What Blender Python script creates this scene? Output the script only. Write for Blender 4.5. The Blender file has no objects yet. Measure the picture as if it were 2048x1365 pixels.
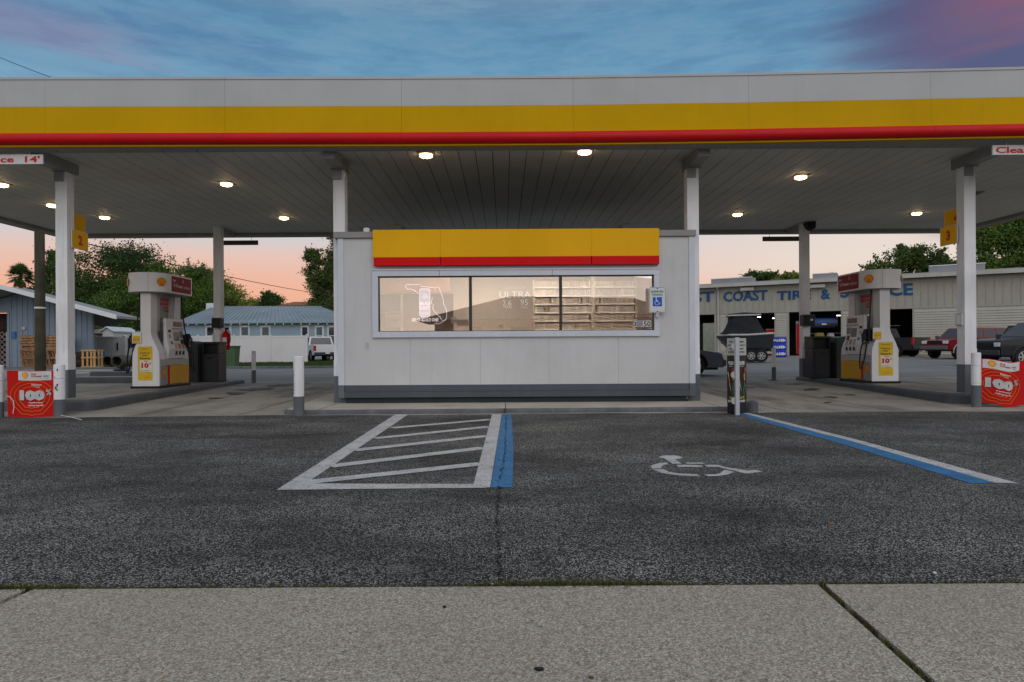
import bpy, math, random
import numpy as np
from mathutils import Vector, Matrix, Quaternion
R = math.radians
scn = bpy.context.scene
col = scn.collection
random.seed(7)

# ------------------------------------------------------------------ camera
F, CX, CY, EYE, ROLL = 1340.0, 1008.0, 695.0, 1.07, 0.0060
cam_d = bpy.data.cameras.new("camera"); cam = bpy.data.objects.new("camera", cam_d); col.objects.link(cam)
cam_d.sensor_width = 36.0; cam_d.lens = F / 2048 * 36
cam_d.shift_x = (1024 - CX) / 2048; cam_d.shift_y = (CY - 682.5) / 2048
cam_d.clip_start = 0.05; cam_d.clip_end = 2000
cam.location = (0, 0, EYE)
cam.rotation_euler = (Matrix.Rotation(R(90), 4, 'X') @ Matrix.Rotation(-ROLL, 4, 'Z')).to_euler()
scn.camera = cam

def S(r, g, b):
    f = lambda c: (c/255/12.92) if c/255 <= .04045 else ((c/255+.055)/1.055)**2.4
    return (f(r), f(g), f(b), 1)

# ------------------------------------------------------------------ world, sun, exposure
world = bpy.data.worlds.new("World"); scn.world = world; world.use_nodes = True
def build_world():
    nt = world.node_tree; N = nt.nodes; L = nt.links; N.clear()
    def n(t, **k):
        o = N.new(t)
        for a, b in k.items(): setattr(o, a, b)
        return o
    def math_(op, a, b=None, clamp=False):
        m = n('ShaderNodeMath', operation=op); m.use_clamp = clamp
        for i, v in enumerate((a, b)):
            if v is None: continue
            if isinstance(v, (int, float)): m.inputs[i].default_value = v
            else: L.new(v, m.inputs[i])
        return m.outputs[0]
    def ramp(fac, stops):
        r = n('ShaderNodeValToRGB'); L.new(fac, r.inputs[0]); e = r.color_ramp.elements
        while len(e) < len(stops): e.new(.5)
        for i, (p, c) in enumerate(stops): e[i].position = p; e[i].color = c
        return r.outputs[0]
    def mix(f, a, b):
        m = n('ShaderNodeMix', data_type='RGBA')
        for s, v in ((0, f), (6, a), (7, b)):
            if isinstance(v, (float, tuple)): m.inputs[s].default_value = v
            else: L.new(v, m.inputs[s])
        return m.outputs[2]
    def smooth(v, a, b):
        m = n('ShaderNodeMapRange', interpolation_type='SMOOTHSTEP'); L.new(v, m.inputs[0])
        m.inputs[1].default_value = a; m.inputs[2].default_value = b
        return m.outputs[0]
    tc = n('ShaderNodeTexCoord'); sep = n('ShaderNodeSeparateXYZ'); L.new(tc.outputs['Generated'], sep.inputs[0])
    x, y, z = sep.outputs
    wn = n('ShaderNodeTexNoise'); wn.inputs['Scale'].default_value = 1; wn.inputs['Detail'].default_value = 6
    mp = n('ShaderNodeMapping'); mp.inputs['Scale'].default_value = (2.2, 2.2, 16); L.new(tc.outputs['Generated'], mp.inputs[0]); L.new(mp.outputs[0], wn.inputs[0])
    nz = wn.outputs[0]
    zz = math_('ADD', z, math_('MULTIPLY', math_('SUBTRACT', nz, .5), .045))
    front = ramp(zz, [(0, S(236,163,138)), (.045, S(244,172,142)), (.085, S(243,182,156)), (.125, S(234,197,184)), (.16, S(208,208,212)),
                      (.24, S(150,184,206)), (.35, S(110,160,192)), (.43, S(94,144,178)), (.56, (.40,.44,.50,1)), (1, (.46,.48,.52,1))])
    # the right side of the low sky is paler cream
    pale = mix(math_('MULTIPLY', smooth(x, .05, .5), math_('SUBTRACT', 1, smooth(z, .1, .3))), front, mix(smooth(zz, .03, .12), S(246,196,168), S(236,222,212)))
    # soft darker and lighter cirrus streaks
    mp2 = n('ShaderNodeMapping'); mp2.inputs['Scale'].default_value = (1.5, 1.5, 9); mp2.inputs['Rotation'].default_value = (0, R(-14), 0)
    mp2.inputs['Location'].default_value = (3.1, 0, 1.7)
    L.new(tc.outputs['Generated'], mp2.inputs[0])
    w2 = n('ShaderNodeTexNoise'); w2.inputs['Scale'].default_value = 1.3; w2.inputs['Detail'].default_value = 7; w2.inputs['Roughness'].default_value = .55
    L.new(mp2.outputs[0], w2.inputs[0])
    hi = smooth(z, .2, .33)
    c1 = mix(math_('MULTIPLY', math_('MULTIPLY', smooth(w2.outputs[0], .5, .68), hi), .55), pale, S(84,122,164))
    mp3 = n('ShaderNodeMapping'); mp3.inputs['Scale'].default_value = (1.2, 1.2, 13); mp3.inputs['Rotation'].default_value = (0, R(-9), 0)
    L.new(tc.outputs['Generated'], mp3.inputs[0])
    w3 = n('ShaderNodeTexNoise'); w3.inputs['Scale'].default_value = 2.0; w3.inputs['Detail'].default_value = 8
    L.new(mp3.outputs[0], w3.inputs[0])
    def blob(d, a, b, wob):
        dv = n('ShaderNodeVectorMath', operation='DOT_PRODUCT'); L.new(tc.outputs['Generated'], dv.inputs[0]); dv.inputs[1].default_value = Vector(d).normalized()
        v = math_('ADD', dv.outputs['Value'], math_('MULTIPLY', math_('SUBTRACT', w3.outputs[0], .5), wob))
        return smooth(v, a, b)
    mp4 = n('ShaderNodeMapping'); mp4.inputs['Scale'].default_value = (5, 5, 26); mp4.inputs['Rotation'].default_value = (0, R(-7), 0); L.new(tc.outputs['Generated'], mp4.inputs[0])
    w4 = n('ShaderNodeTexNoise'); w4.inputs['Scale'].default_value = 1.6; w4.inputs['Detail'].default_value = 9; w4.inputs['Roughness'].default_value = .65; L.new(mp4.outputs[0], w4.inputs[0])
    c1 = mix(math_('MULTIPLY', math_('MULTIPLY', smooth(w4.outputs[0], .42, .68), hi), .42), c1, S(128,160,184))
    c1 = mix(math_('MULTIPLY', math_('MULTIPLY', smooth(w4.outputs[0], .55, .34), hi), .40), c1, S(82,120,156))
    purple = blob((.63, .69, .36), .955, .988, .05)
    c2 = mix(math_('MULTIPLY', purple, .93), c1, mix(math_('MULTIPLY', smooth(w2.outputs[0], .36, .62), smooth(x, .44, .62)), S(84,84,124), S(146,88,108)))
    pinkl = math_('MULTIPLY', blob((-.64, .76, .378), .972, .998, .04), math_('SUBTRACT', 1, smooth(math_('ABSOLUTE', math_('SUBTRACT', math_('ADD', z, math_('MULTIPLY', math_('SUBTRACT', w3.outputs[0], .5), .05)), .368)), .008, .026)))
    c3 = mix(math_('MULTIPLY', pinkl, .32), c2, S(158,122,158))
    back = mix(smooth(y, .25, -.25), c3, mix(smooth(z, .0, .6), (.86,.80,.78,1), (.66,.70,.78,1)))
    below = mix(smooth(z, 0.0, -.06), back, (.10,.10,.10,1))
    sky = n('ShaderNodeTexSky', sky_type='NISHITA'); sky.sun_disc = False
    sky.sun_elevation = R(6); sky.sun_rotation = R(180)
    sc = n('ShaderNodeVectorMath', operation='SCALE'); L.new(sky.outputs[0], sc.inputs[0]); sc.inputs['Scale'].default_value = .05
    fin = mix(.10, below, sc.outputs[0])
    bg = n('ShaderNodeBackground'); L.new(fin, bg.inputs[0]); bg.inputs[1].default_value = 1.0
    out = n('ShaderNodeOutputWorld'); L.new(bg.outputs[0], out.inputs[0])
build_world()
sun_d = bpy.data.lights.new("sun", 'SUN'); sun_d.energy = 0.65; sun_d.angle = R(50); sun_d.color = (1, .97, .95)
sun = bpy.data.objects.new("sun", sun_d); col.objects.link(sun)
sun.rotation_euler = Vector((-.25, .9, -.55)).to_track_quat('-Z', 'Y').to_euler()
scn.view_settings.view_transform = 'Standard'; scn.view_settings.look = 'None'
scn.view_settings.exposure = 0.08; scn.view_settings.gamma = 1.0
scn.cycles.max_bounces = 8; scn.cycles.transparent_max_bounces = 12
scn.cycles.sample_clamp_indirect = 4.0
scn.cycles.use_denoising = True

# ------------------------------------------------------------------ helpers: where a point of the photograph stands at depth Y / on height z
def at(u, v, Y):
    dx, dy = u - CX, CY - v
    X = math.cos(ROLL)*dx + math.sin(ROLL)*dy; V = -math.sin(ROLL)*dx + math.cos(ROLL)*dy
    return Vector((X/F*Y, Y, EYE + V/F*Y))
def onz(u, v, z=0.0):
    p = at(u, v, 1.0); t = (z - EYE)/(p.z - EYE)
    return Vector((p.x*t, t, z))
def sm(a, b, v):
    t = min(1, max(0, (v-a)/(b-a))); return t*t*(3-2*t)
def gz(x, y):
    return .09*min(1, max(0, (y-11.6)/6.5)) + .21*sm(0, 12, x)*sm(22, 42, y)

# ------------------------------------------------------------------ mesh builder
_tc = {}
def text_geo(s, bold=0.0):
    k = (s, bold)
    if k not in _tc:
        c = bpy.data.curves.new("t", 'FONT'); c.body = s; c.size = 1; c.offset = bold; c.resolution_u = 2; c.fill_mode = 'FRONT'
        o = bpy.data.objects.new("t", c); col.objects.link(o)
        dg = bpy.context.evaluated_depsgraph_get(); dg.update()
        m = bpy.data.meshes.new_from_object(o.evaluated_get(dg))
        vs = [tuple(v.co) for v in m.vertices]; fs = [tuple(p.vertices) for p in m.polygons]
        bpy.data.objects.remove(o); bpy.data.curves.remove(c); bpy.data.meshes.remove(m)
        xs = [v[0] for v in vs]; ys = [v[1] for v in vs]
        _tc[k] = (vs, fs, min(xs), max(xs), min(ys), max(ys))
    return _tc[k]

class MB:
    def __init__(s): s.v = []; s.f = []; s.m = []; s.T = None
    def add(s, vs, fs, m=0):
        b = len(s.v)
        if s.T is not None: vs = [tuple(s.T @ Vector(v)) for v in vs]
        s.v.extend(tuple(v) for v in vs); s.f.extend(tuple(b+i for i in f) for f in fs); s.m.extend([m]*len(fs)); return s
    def box(s, x0, x1, y0, y1, z0, z1, m=0):
        return s.add([(x0,y0,z0),(x1,y0,z0),(x1,y1,z0),(x0,y1,z0),(x0,y0,z1),(x1,y0,z1),(x1,y1,z1),(x0,y1,z1)],
                     [(0,3,2,1),(4,5,6,7),(0,1,5,4),(1,2,6,5),(2,3,7,6),(3,0,4,7)], m)
    def poly(s, pts, m=0): return s.add(pts, [tuple(range(len(pts)))], m)
    def prism(s, pts, plane, a, b, m=0, m2=None):
        n = len(pts)
        mk = {'xy': lambda p, t: (p[0], p[1], t), 'xz': lambda p, t: (p[0], t, p[1]), 'yz': lambda p, t: (t, p[0], p[1])}[plane]
        vs = [mk(p, a) for p in pts] + [mk(p, b) for p in pts]
        s.add(vs, [tuple(range(n-1, -1, -1)), tuple(range(n, 2*n))], m)
        return s.add(vs, [(i, (i+1) % n, n+(i+1) % n, n+i) for i in range(n)], m if m2 is None else m2)
    def cyl(s, p0, p1, r0, r1=None, n=14, m=0, caps=True):
        r1 = r0 if r1 is None else r1; p0, p1 = Vector(p0), Vector(p1); d = (p1-p0).normalized()
        a = d.orthogonal().normalized(); b = d.cross(a); vs = []
        for p, r in ((p0, r0), (p1, r1)):
            vs += [p + r*(math.cos(t*2*math.pi/n)*a + math.sin(t*2*math.pi/n)*b) for t in range(n)]
        fs = [(i, (i+1) % n, n+(i+1) % n, n+i) for i in range(n)]
        if caps: fs += [tuple(range(n-1, -1, -1)), tuple(range(n, 2*n))]
        return s.add(vs, fs, m)
    def tube(s, pts, r, n=8, m=0, r_end=None):
        pts = [Vector(p) for p in pts]; k = len(pts); vs = []; up = None
        for i, p in enumerate(pts):
            d = (pts[min(i+1, k-1)] - pts[max(i-1, 0)]).normalized()
            a = (up - d*up.dot(d)) if up is not None else d.orthogonal()
            if a.length < 1e-4: a = d.orthogonal()
            a.normalize(); up = a; b = d.cross(a)
            rr = r if r_end is None else r + (r_end-r)*i/(k-1)
            vs += [p + rr*(math.cos(t*2*math.pi/n)*a + math.sin(t*2*math.pi/n)*b) for t in range(n)]
        fs = [(j*n+i, j*n+(i+1) % n, (j+1)*n+(i+1) % n, (j+1)*n+i) for j in range(k-1) for i in range(n)]
        fs += [tuple(range(n-1, -1, -1)), tuple(range((k-1)*n, k*n))]
        return s.add(vs, fs, m)
    def lathe(s, prof, c=(0,0,0), n=20, m=0):
        vs = [(c[0]+r*math.cos(i*2*math.pi/n), c[1]+r*math.sin(i*2*math.pi/n), c[2]+z) for r, z in prof for i in range(n)]
        k = len(prof)
        fs = [(j*n+i, j*n+(i+1) % n, (j+1)*n+(i+1) % n, (j+1)*n+i) for j in range(k-1) for i in range(n)]
        fs += [tuple(range(n-1, -1, -1)), tuple(range((k-1)*n, k*n))]
        return s.add(vs, fs, m)
    def text(s, t, o, right, up, m=0, w=None, h=None, bold=.015, align='c', depth=0.0):
        vs, fs, x0, x1, y0, y1 = text_geo(t, bold); o, right, up = Vector(o), Vector(right).normalized(), Vector(up).normalized()
        sx = (w/(x1-x0)) if w else None; sy = (h/(y1-y0)) if h else None
        sx = sx or sy; sy = sy or sx
        ox = {'c': (x0+x1)/2, 'l': x0, 'r': x1}[align]; oy = (y0+y1)/2
        nrm = right.cross(up)
        P = [o + right*((v[0]-ox)*sx) + up*((v[1]-oy)*sy) for v in vs]
        s.add([p + nrm*depth for p in P], fs, m)
        if depth > .004:
            ed = {}
            for f in fs:
                for i in range(len(f)):
                    e = (f[i], f[(i+1) % len(f)])
                    if (e[1], e[0]) in ed: ed.pop((e[1], e[0]))
                    else: ed[e] = 1
            n = len(P); s.add(P + [p + nrm*depth for p in P], [(a, b, n+b, n+a) for a, b in ed], m)
        return s
    def sheet(s, pts2, o, right, up, m=0, sc=1.0, off=0.0):
        o, right, up = Vector(o), Vector(right).normalized(), Vector(up).normalized(); nr = right.cross(up)*off
        return s.poly([o + right*(p[0]*sc) + up*(p[1]*sc) + nr for p in pts2], m)
    def build(s, name, mats, parent=None, bevel=0, smooth=False, loc=None, fix=True):
        me = bpy.data.meshes.new(name); me.from_pydata([tuple(v) for v in s.v], [], s.f)
        if not isinstance(mats, (list, tuple)): mats = [mats]
        for mm in mats: me.materials.append(mm)
        me.polygons.foreach_set('material_index', s.m)
        if smooth: me.polygons.foreach_set('use_smooth', [True]*len(me.polygons))
        me.update(); me.validate()
        o = bpy.data.objects.new(name, me); col.objects.link(o)
        if parent is not None: o.parent = parent
        if loc is not None: o.location = loc
        if bevel:
            b = o.modifiers.new("bevel", 'BEVEL'); b.width = bevel; b.segments = 2; b.limit_method = 'ANGLE'; b.angle_limit = R(35)
            b.harden_normals = False
        return o

def tag(o, label=None, cat=None, group=None, kind=None):
    if label: o['label'] = label
    if cat: o['category'] = cat
    if group: o['group'] = group
    if kind: o['kind'] = kind
    return o
def thing(name, label, cat, loc=(0,0,0), rotz=0, group=None):
    o = bpy.data.objects.new(name, None); col.objects.link(o); o.location = loc; o.rotation_euler = (0, 0, rotz)
    o.empty_display_size = .2
    return tag(o, label, cat, group)
def copy_tree(o, parent=None):
    c = o.copy(); col.objects.link(c); c.parent = parent
    for ch in list(o.children): copy_tree(ch, c)
    return c

# ------------------------------------------------------------------ materials
_mc = {}
def mat(name, c, rough=.6, var=.12, scale=3.0, metal=0.0, streak=0.0, bump=0.0, bscale=40.0, spec=.22, c2=None, coat=0.0, dirt=0.0, dirtc=(.12,.10,.08,1)):
    if name in _mc: return _mc[name]
    m = bpy.data.materials.new(name); m.use_nodes = True; nt = m.node_tree; N = nt.nodes; L = nt.links
    b = N['Principled BSDF']; b.inputs['Roughness'].default_value = rough; b.inputs['Metallic'].default_value = metal
    b.inputs['Specular IOR Level'].default_value = spec; b.inputs['Coat Weight'].default_value = coat
    if len(c) == 3: c = (*c, 1)
    tc = N.new('ShaderNodeTexCoord')
    def noise(sc, det=5, ro=.55, mapping=None):
        n = N.new('ShaderNodeTexNoise'); n.inputs['Scale'].default_value = sc; n.inputs['Detail'].default_value = det; n.inputs['Roughness'].default_value = ro
        if mapping:
            mp = N.new('ShaderNodeMapping'); mp.inputs['Scale'].default_value = mapping; L.new(tc.outputs['Object'], mp.inputs[0]); L.new(mp.outputs[0], n.inputs[0])
        else: L.new(tc.outputs['Object'], n.inputs[0])
        return n.outputs[0]
    def mixn(f, a, bb, blend='MIX'):
        x = N.new('ShaderNodeMix'); x.data_type = 'RGBA'; x.blend_type = blend
        for s_, v in ((0, f), (6, a), (7, bb)):
            if isinstance(v, (float, tuple)): x.inputs[s_].default_value = v
            else: L.new(v, x.inputs[s_])
        return x.outputs[2]
    def mr(v, a, bb, c0=0., c1=1.):
        r = N.new('ShaderNodeMapRange'); L.new(v, r.inputs[0]); r.inputs[1].default_value = a; r.inputs[2].default_value = bb
        r.inputs[3].default_value = c0; r.inputs[4].default_value = c1; return r.outputs[0]
    dark = c2 if c2 else (c[0]*(1-var*1.6), c[1]*(1-var*1.6), c[2]*(1-var*1.6), 1)
    lite = c if c2 else (min(1, c[0]*(1+var*.6)), min(1, c[1]*(1+var*.6)), min(1, c[2]*(1+var*.6)), 1)
    out = mixn(mr(noise(scale), .3, .7), dark, lite)
    if streak: out = mixn(mr(noise(1, 4, .6, (9, 9, .8)), .5, .78, 0, streak), out, dirtc)
    if dirt: out = mixn(mr(noise(scale*1.7, 8, .7), .52, .75, 0, dirt), out, dirtc)
    L.new(out, b.inputs['Base Color'])
    L.new(mr(noise(scale*3), .3, .7, max(0, rough-.08), min(1, rough+.1)), b.inputs['Roughness'])
    if bump:
        bp = N.new('ShaderNodeBump'); bp.inputs['Strength'].default_value = bump; bp.inputs['Distance'].default_value = .01
        L.new(noise(bscale, 6, .6), bp.inputs['Height']); L.new(bp.outputs[0], b.inputs['Normal'])
    _mc[name] = m; return m
def emit(name, c, st):
    m = bpy.data.materials.new(name); m.use_nodes = True; b = m.node_tree.nodes['Principled BSDF']
    b.inputs['Base Color'].default_value = (.8,.8,.8,1); b.inputs['Emission Color'].default_value = (*c[:3], 1); b.inputs['Emission Strength'].default_value = st
    return m
def glass_mat(name, tint=(.9,.92,.9,1), refl=.06, rough=0.0):
    m = bpy.data.materials.new(name); m.use_nodes = True; nt = m.node_tree; N = nt.nodes; L = nt.links; N.clear()
    t = N.new('ShaderNodeBsdfTransparent'); t.inputs[0].default_value = tint
    g = N.new('ShaderNodeBsdfGlossy'); g.inputs['Roughness'].default_value = rough; g.inputs[0].default_value = (1, .97, .93, 1)
    lw = N.new('ShaderNodeFresnel'); lw.inputs[0].default_value = 1.5
    ad = N.new('ShaderNodeMath'); ad.operation = 'ADD'; ad.inputs[1].default_value = refl; ad.use_clamp = True; L.new(lw.outputs[0], ad.inputs[0])
    mx = N.new('ShaderNodeMixShader'); L.new(ad.outputs[0], mx.inputs[0]); L.new(t.outputs[0], mx.inputs[1]); L.new(g.outputs[0], mx.inputs[2])
    o = N.new('ShaderNodeOutputMaterial'); L.new(mx.outputs[0], o.inputs[0]); return m

WHITE = mat('white_paint', (.66,.67,.69), .45, .05, 1.2, streak=.10, dirtc=(.30,.28,.25,1))
COLW = mat('column_paint', (.76,.77,.80), .45, .08, 1.5, streak=.38, dirtc=(.32,.27,.22,1), bump=.1, bscale=6)
FASW = mat('fascia_white', (.42,.43,.44), .6, .05, .9, streak=.12, dirtc=(.30,.28,.25,1))
STUCCO = mat('wall_stucco', (.55,.555,.56), .75, .06, .8, streak=.14, dirtc=(.30,.30,.30,1), bump=.25, bscale=60, dirt=.16)
TRIM = mat('trim_metal', (.56,.59,.66), .38, .05, 2, streak=.15, dirtc=(.3,.3,.3,1))
YEL = mat('yellow_panel', (.54,.312,.003), .7, .06, .8, streak=.16, dirtc=(.33,.24,.004,1), spec=.06)
YELS = mat('yellow_sign', (.80,.42,.006), .5, .04, 1, spec=.12)
RED = mat('red_panel', (.50,.006,.010), .5, .05, 1, spec=.2)
REDS = mat('red_sign', (.50,.010,.008), .5, .06, 2, spec=.12)
GREYP = mat('grey_paint', (.115,.13,.145), .5, .12, 2, dirt=.2, dirtc=(.2,.19,.18,1), bump=.08, bscale=20)
DGREY = mat('dark_grey', (.045,.048,.052), .55, .12, 3)
BLACK = mat('black_rubber', (.012,.012,.013), .45, .1, 5)
CEIL = mat('ceiling_metal', (.60,.59,.555), .6, .10, .35, dirt=.3, dirtc=(.38,.365,.34,1), spec=.15)
GROOVE = mat('ceiling_groove', (.03,.03,.03), .8)
CAPG = mat('parapet_cap', (.26,.265,.26), .5, .08, 2, streak=.15)
LGREY = mat('light_grey_panel', (.42,.42,.41), .45, .06, 3)
PUMPW = mat('pump_white', (.70,.70,.71), .35, .04, 2, streak=.08, dirtc=(.4,.38,.35,1))
STEEL = mat('steel', (.45,.45,.46), .35, .08, 4, metal=.8)
BLUEP = mat('blue_sign', (.012,.09,.50), .4)
GREENT = mat('green_letters', (.01,.22,.13), .5)
BLACKT = mat('black_letters', (.012,.012,.014), .5)
WHITET = mat('white_letters', (.75,.75,.75), .45)
REDT = mat('red_letters', (.55,.02,.03), .5)
CRIM = mat('crimson_panel', (.24,.006,.022), .5, spec=.12)
ORANGET = mat('orange_lines', (.75,.20,.02), .5)
SILV = mat('silver_letters', (.50,.50,.50), .35, .12, 8)
GLASSD = mat('tinted_glass', (.02,.024,.028), .06, .05, 1, spec=.7)
SCREEN = mat('display_screen', (.10,.13,.15), .2)
TYRE = mat('tyre', (.018,.018,.019), .75, .1, 8)
RIM = mat('alloy_rim', (.45,.45,.46), .3, .1, 6, metal=.7)
CHROME = mat('chrome', (.6,.6,.62), .15, .05, 5, metal=1)
LAMPR = mat('red_lens', (.45,.01,.012), .2)
LAMPW = mat('clear_lens', (.7,.7,.68), .15)
# ------------------------------------------------------------------ ground materials
def ground_mat(name, kind):
    m = bpy.data.materials.new(name); m.use_nodes = True; nt = m.node_tree; N = nt.nodes; L = nt.links
    b = N['Principled BSDF']; b.inputs['Specular IOR Level'].default_value = .08
    tc = N.new('ShaderNodeTexCoord')
    def noise(sc, det=5, ro=.55, mapping=None):
        n = N.new('ShaderNodeTexNoise'); n.inputs['Scale'].default_value = sc; n.inputs['Detail'].default_value = det; n.inputs['Roughness'].default_value = ro
        if mapping:
            mp = N.new('ShaderNodeMapping'); mp.inputs['Scale'].default_value = mapping; L.new(tc.outputs['Object'], mp.inputs[0]); L.new(mp.outputs[0], n.inputs[0])
        else: L.new(tc.outputs['Object'], n.inputs[0])
        return n.outputs[0]
    def vor(sc, what='Color'):
        v = N.new('ShaderNodeTexVoronoi'); v.inputs['Scale'].default_value = sc; L.new(tc.outputs['Object'], v.inputs[0]); return v.outputs[what]
    def mixn(f, a, bb, blend='MIX'):
        x = N.new('ShaderNodeMix'); x.data_type = 'RGBA'; x.blend_type = blend
        for s_, v in ((0, f), (6, a), (7, bb)):
            if isinstance(v, (float, tuple)): x.inputs[s_].default_value = v
            else: L.new(v, x.inputs[s_])
        return x.outputs[2]
    def mr(v, a, bb, c0=0., c1=1.):
        r = N.new('ShaderNodeMapRange'); L.new(v, r.inputs[0]); r.inputs[1].default_value = a; r.inputs[2].default_value = bb
        r.inputs[3].default_value = c0; r.inputs[4].default_value = c1; return r.outputs[0]
    def mul(a, bb):
        x = N.new('ShaderNodeMath'); x.operation = 'MULTIPLY'; L.new(a, x.inputs[0])
        if isinstance(bb, float): x.inputs[1].default_value = bb
        else: L.new(bb, x.inputs[1])
        return x.outputs[0]
    def sepx(c):
        s_ = N.new('ShaderNodeSeparateColor'); L.new(c, s_.inputs[0]); return s_.outputs
    height = None
    if kind == 'asphalt':
        c = sepx(vor(118)); cd = vor(118, 'Distance'); ce = sepx(vor(205)); ced = vor(205, 'Distance'); big = noise(.55, 6, .65, (1, 1.6, 1)); mid = noise(3.5, 6, .7)
        chips = mr(c[0], .60, .84); wear = mr(big, .36, .64, .28, 1.0)
        chips = mul(mr(c[0], .45, .62), mr(cd, .62, .30)); ch2 = mul(mr(ce[0], .55, .7), mr(ced, .6, .3)); f = mul(mul(chips, wear), mr(mid, .25, .65, .78, 1.0)); f2 = mul(mul(ch2, wear), .8)
        out = mixn(f2, (.011,.011,.0115,1), (.30,.295,.28,1)); out = mixn(f, out, (.60,.59,.56,1))
        fine = noise(260, 2, .8); out = mixn(mr(fine, .35, .7, .0, .22), out, (.09,.09,.09,1))
        out = mixn(mr(noise(1.3, 7, .7, (1, 2.2, 1)), .585, .66, 0, .45), out, (.20,.195,.185,1))
        height = mul(c[0], 1.0); b.inputs['Roughness'].default_value = .85; bs = .5
    elif kind == 'aggregate':
        c = sepx(vor(150)); d = vor(150, 'Distance'); c2 = sepx(vor(70))
        out = mixn(mr(c[0], .1, .9), (.235,.21,.168,1), (.54,.495,.415,1))
        out = mixn(mr(c[1], .8, .95, 0, .7), out, (.68,.65,.58,1))
        out = mixn(mr(c[2], .88, .93, 0, .6), out, (.17,.11,.06,1))
        out = mixn(mr(d, .35, .75, 0, .5), out, (.15,.135,.108,1))
        out = mixn(mr(c2[0], .93, 1., 0, .5), out, (.06,.05,.04,1))
        out = mixn(mr(noise(.8, 6, .6), .3, .72, 0, .4), out, (.23,.208,.17,1))
        height = mul(c[0], 1.0); b.inputs['Roughness'].default_value = .85; bs = .35
    elif kind == 'concrete':
        out = mixn(mr(noise(.5, 7, .62), .28, .72), (.26,.238,.205,1), (.46,.425,.37,1))
        out = mixn(mr(noise(1.1, 8, .7, (1, .35, 1)), .48, .70, 0, .8), out, (.085,.073,.060,1))
        out = mixn(mr(noise(40, 4, .7), .3, .7, 0, .25), out, (.12,.11,.10,1))
        height = noise(90, 4, .6); b.inputs['Roughness'].default_value = .7; bs = .15
    elif kind == 'road':
        out = mixn(mr(noise(.3, 7, .6, (1, 3, 1)), .3, .7), (.13,.13,.13,1), (.23,.228,.222,1))
        out = mixn(mr(noise(60, 3, .7), .35, .7, 0, .3), out, (.30,.29,.28,1))
        height = noise(80, 4, .6); b.inputs['Roughness'].default_value = .8; bs = .2
    elif kind == 'grass':
        out = mixn(mr(noise(1.2, 8, .7), .3, .7), (.035,.055,.015,1), (.09,.11,.03,1))
        out = mixn(mr(noise(.5, 8, .7), .5, .7, 0, .6), out, (.16,.12,.07,1))
        height = noise(30, 6, .7); b.inputs['Roughness'].default_value = .9; bs = .6
    elif kind == 'kerb':
        out = mixn(mr(noise(3, 8, .7), .3, .7), (.075,.085,.095,1), (.15,.16,.175,1))
        out = mixn(mr(noise(9, 8, .75), .55, .7, 0, .7), out, (.26,.25,.23,1))
        out = mixn(mr(noise(5, 8, .75), .6, .7, 0, .7), out, (.03,.03,.03,1))
        height = noise(50, 4, .6); b.inputs['Roughness'].default_value = .7; bs = .25
    elif kind in ('paintw', 'paintb'):
        c = (.56,.56,.56,1) if kind == 'paintw' else (.055,.21,.42,1)
        lo = (.40,.40,.40,1) if kind == 'paintw' else (.04,.14,.30,1)
        out = mixn(mr(noise(4, 6, .7), .35, .65), lo, c)
        cc = sepx(vor(95)); out = mixn(mul(mr(cc[0], .55, .9), mr(noise(7, 8, .75), .42, .66, .12, 1.)), out, (.04,.04,.042,1))
        height = mul(cc[0], 1.0); b.inputs['Roughness'].default_value = .7; bs = .3
    L.new(out, b.inputs['Base Color'])
    bp = N.new('ShaderNodeBump'); bp.inputs['Strength'].default_value = bs; bp.inputs['Distance'].default_value = .006
    L.new(height, bp.inputs['Height']); L.new(bp.outputs[0], b.inputs['Normal'])
    return m
ASPH = ground_mat('asphalt_chips', 'asphalt'); AGG = ground_mat('exposed_aggregate', 'aggregate'); CONC = ground_mat('stained_concrete', 'concrete')
ROAD = ground_mat('worn_road', 'road'); GRASSG = ground_mat('grass_ground', 'grass'); KERB = ground_mat('painted_kerb', 'kerb')
PW = ground_mat('white_marking', 'paintw'); PB = ground_mat('blue_marking', 'paintb')

def grid(name, x0, x1, y0, y1, off, m, step=1.5, label=None, edge=None):
    xs = np.linspace(x0, x1, max(2, int((x1-x0)/step)+1)); ys = np.linspace(y0, y1, max(2, int((y1-y0)/step)+1))
    b = MB(); vs = [(x, y, gz(x, y)+off) for y in ys for x in xs]; n = len(xs)
    b.add(vs, [(j*n+i, j*n+i+1, (j+1)*n+i+1, (j+1)*n+i) for j in range(len(ys)-1) for i in range(n-1)])
    return tag(b.build(name, m), kind='structure')
# base sheet to the horizon (coarse ring + fine middle)
b = MB()
xs = [-900,-300,-120] + list(np.arange(-60, 61, 2.0)) + [120,300,900]; ys = [-500,-120,-40] + list(np.arange(-10, 81, 2.0)) + [120,300,900]
b.add([(x, y, gz(x, y)-.05) for y in ys for x in xs], [(j*len(xs)+i, j*len(xs)+i+1, (j+1)*len(xs)+i+1, (j+1)*len(xs)+i) for j in range(len(ys)-1) for i in range(len(xs)-1)])
tag(b.build('ground', GRASSG), kind='structure')
# asphalt lot in front, slightly irregular far edge
b = MB(); XS = np.arange(-30, 30.01, .25)
top = [(x, 10.72 + .05*math.sin(x*1.3) + .03*math.sin(x*4.7) + (-.12 if x < -5 else 0)*sm(-5, -8, x), 0.0) for x in XS]
near = [(x, 3.0 + .012*math.sin(x*3) + .008*math.sin(x*11), 0.0) for x in XS]; n = len(XS)
b.add(near + top, [(i, i+1, n+i+1, n+i) for i in range(n-1)])
tag(b.build('parking_lot', ASPH), kind='structure')
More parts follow.
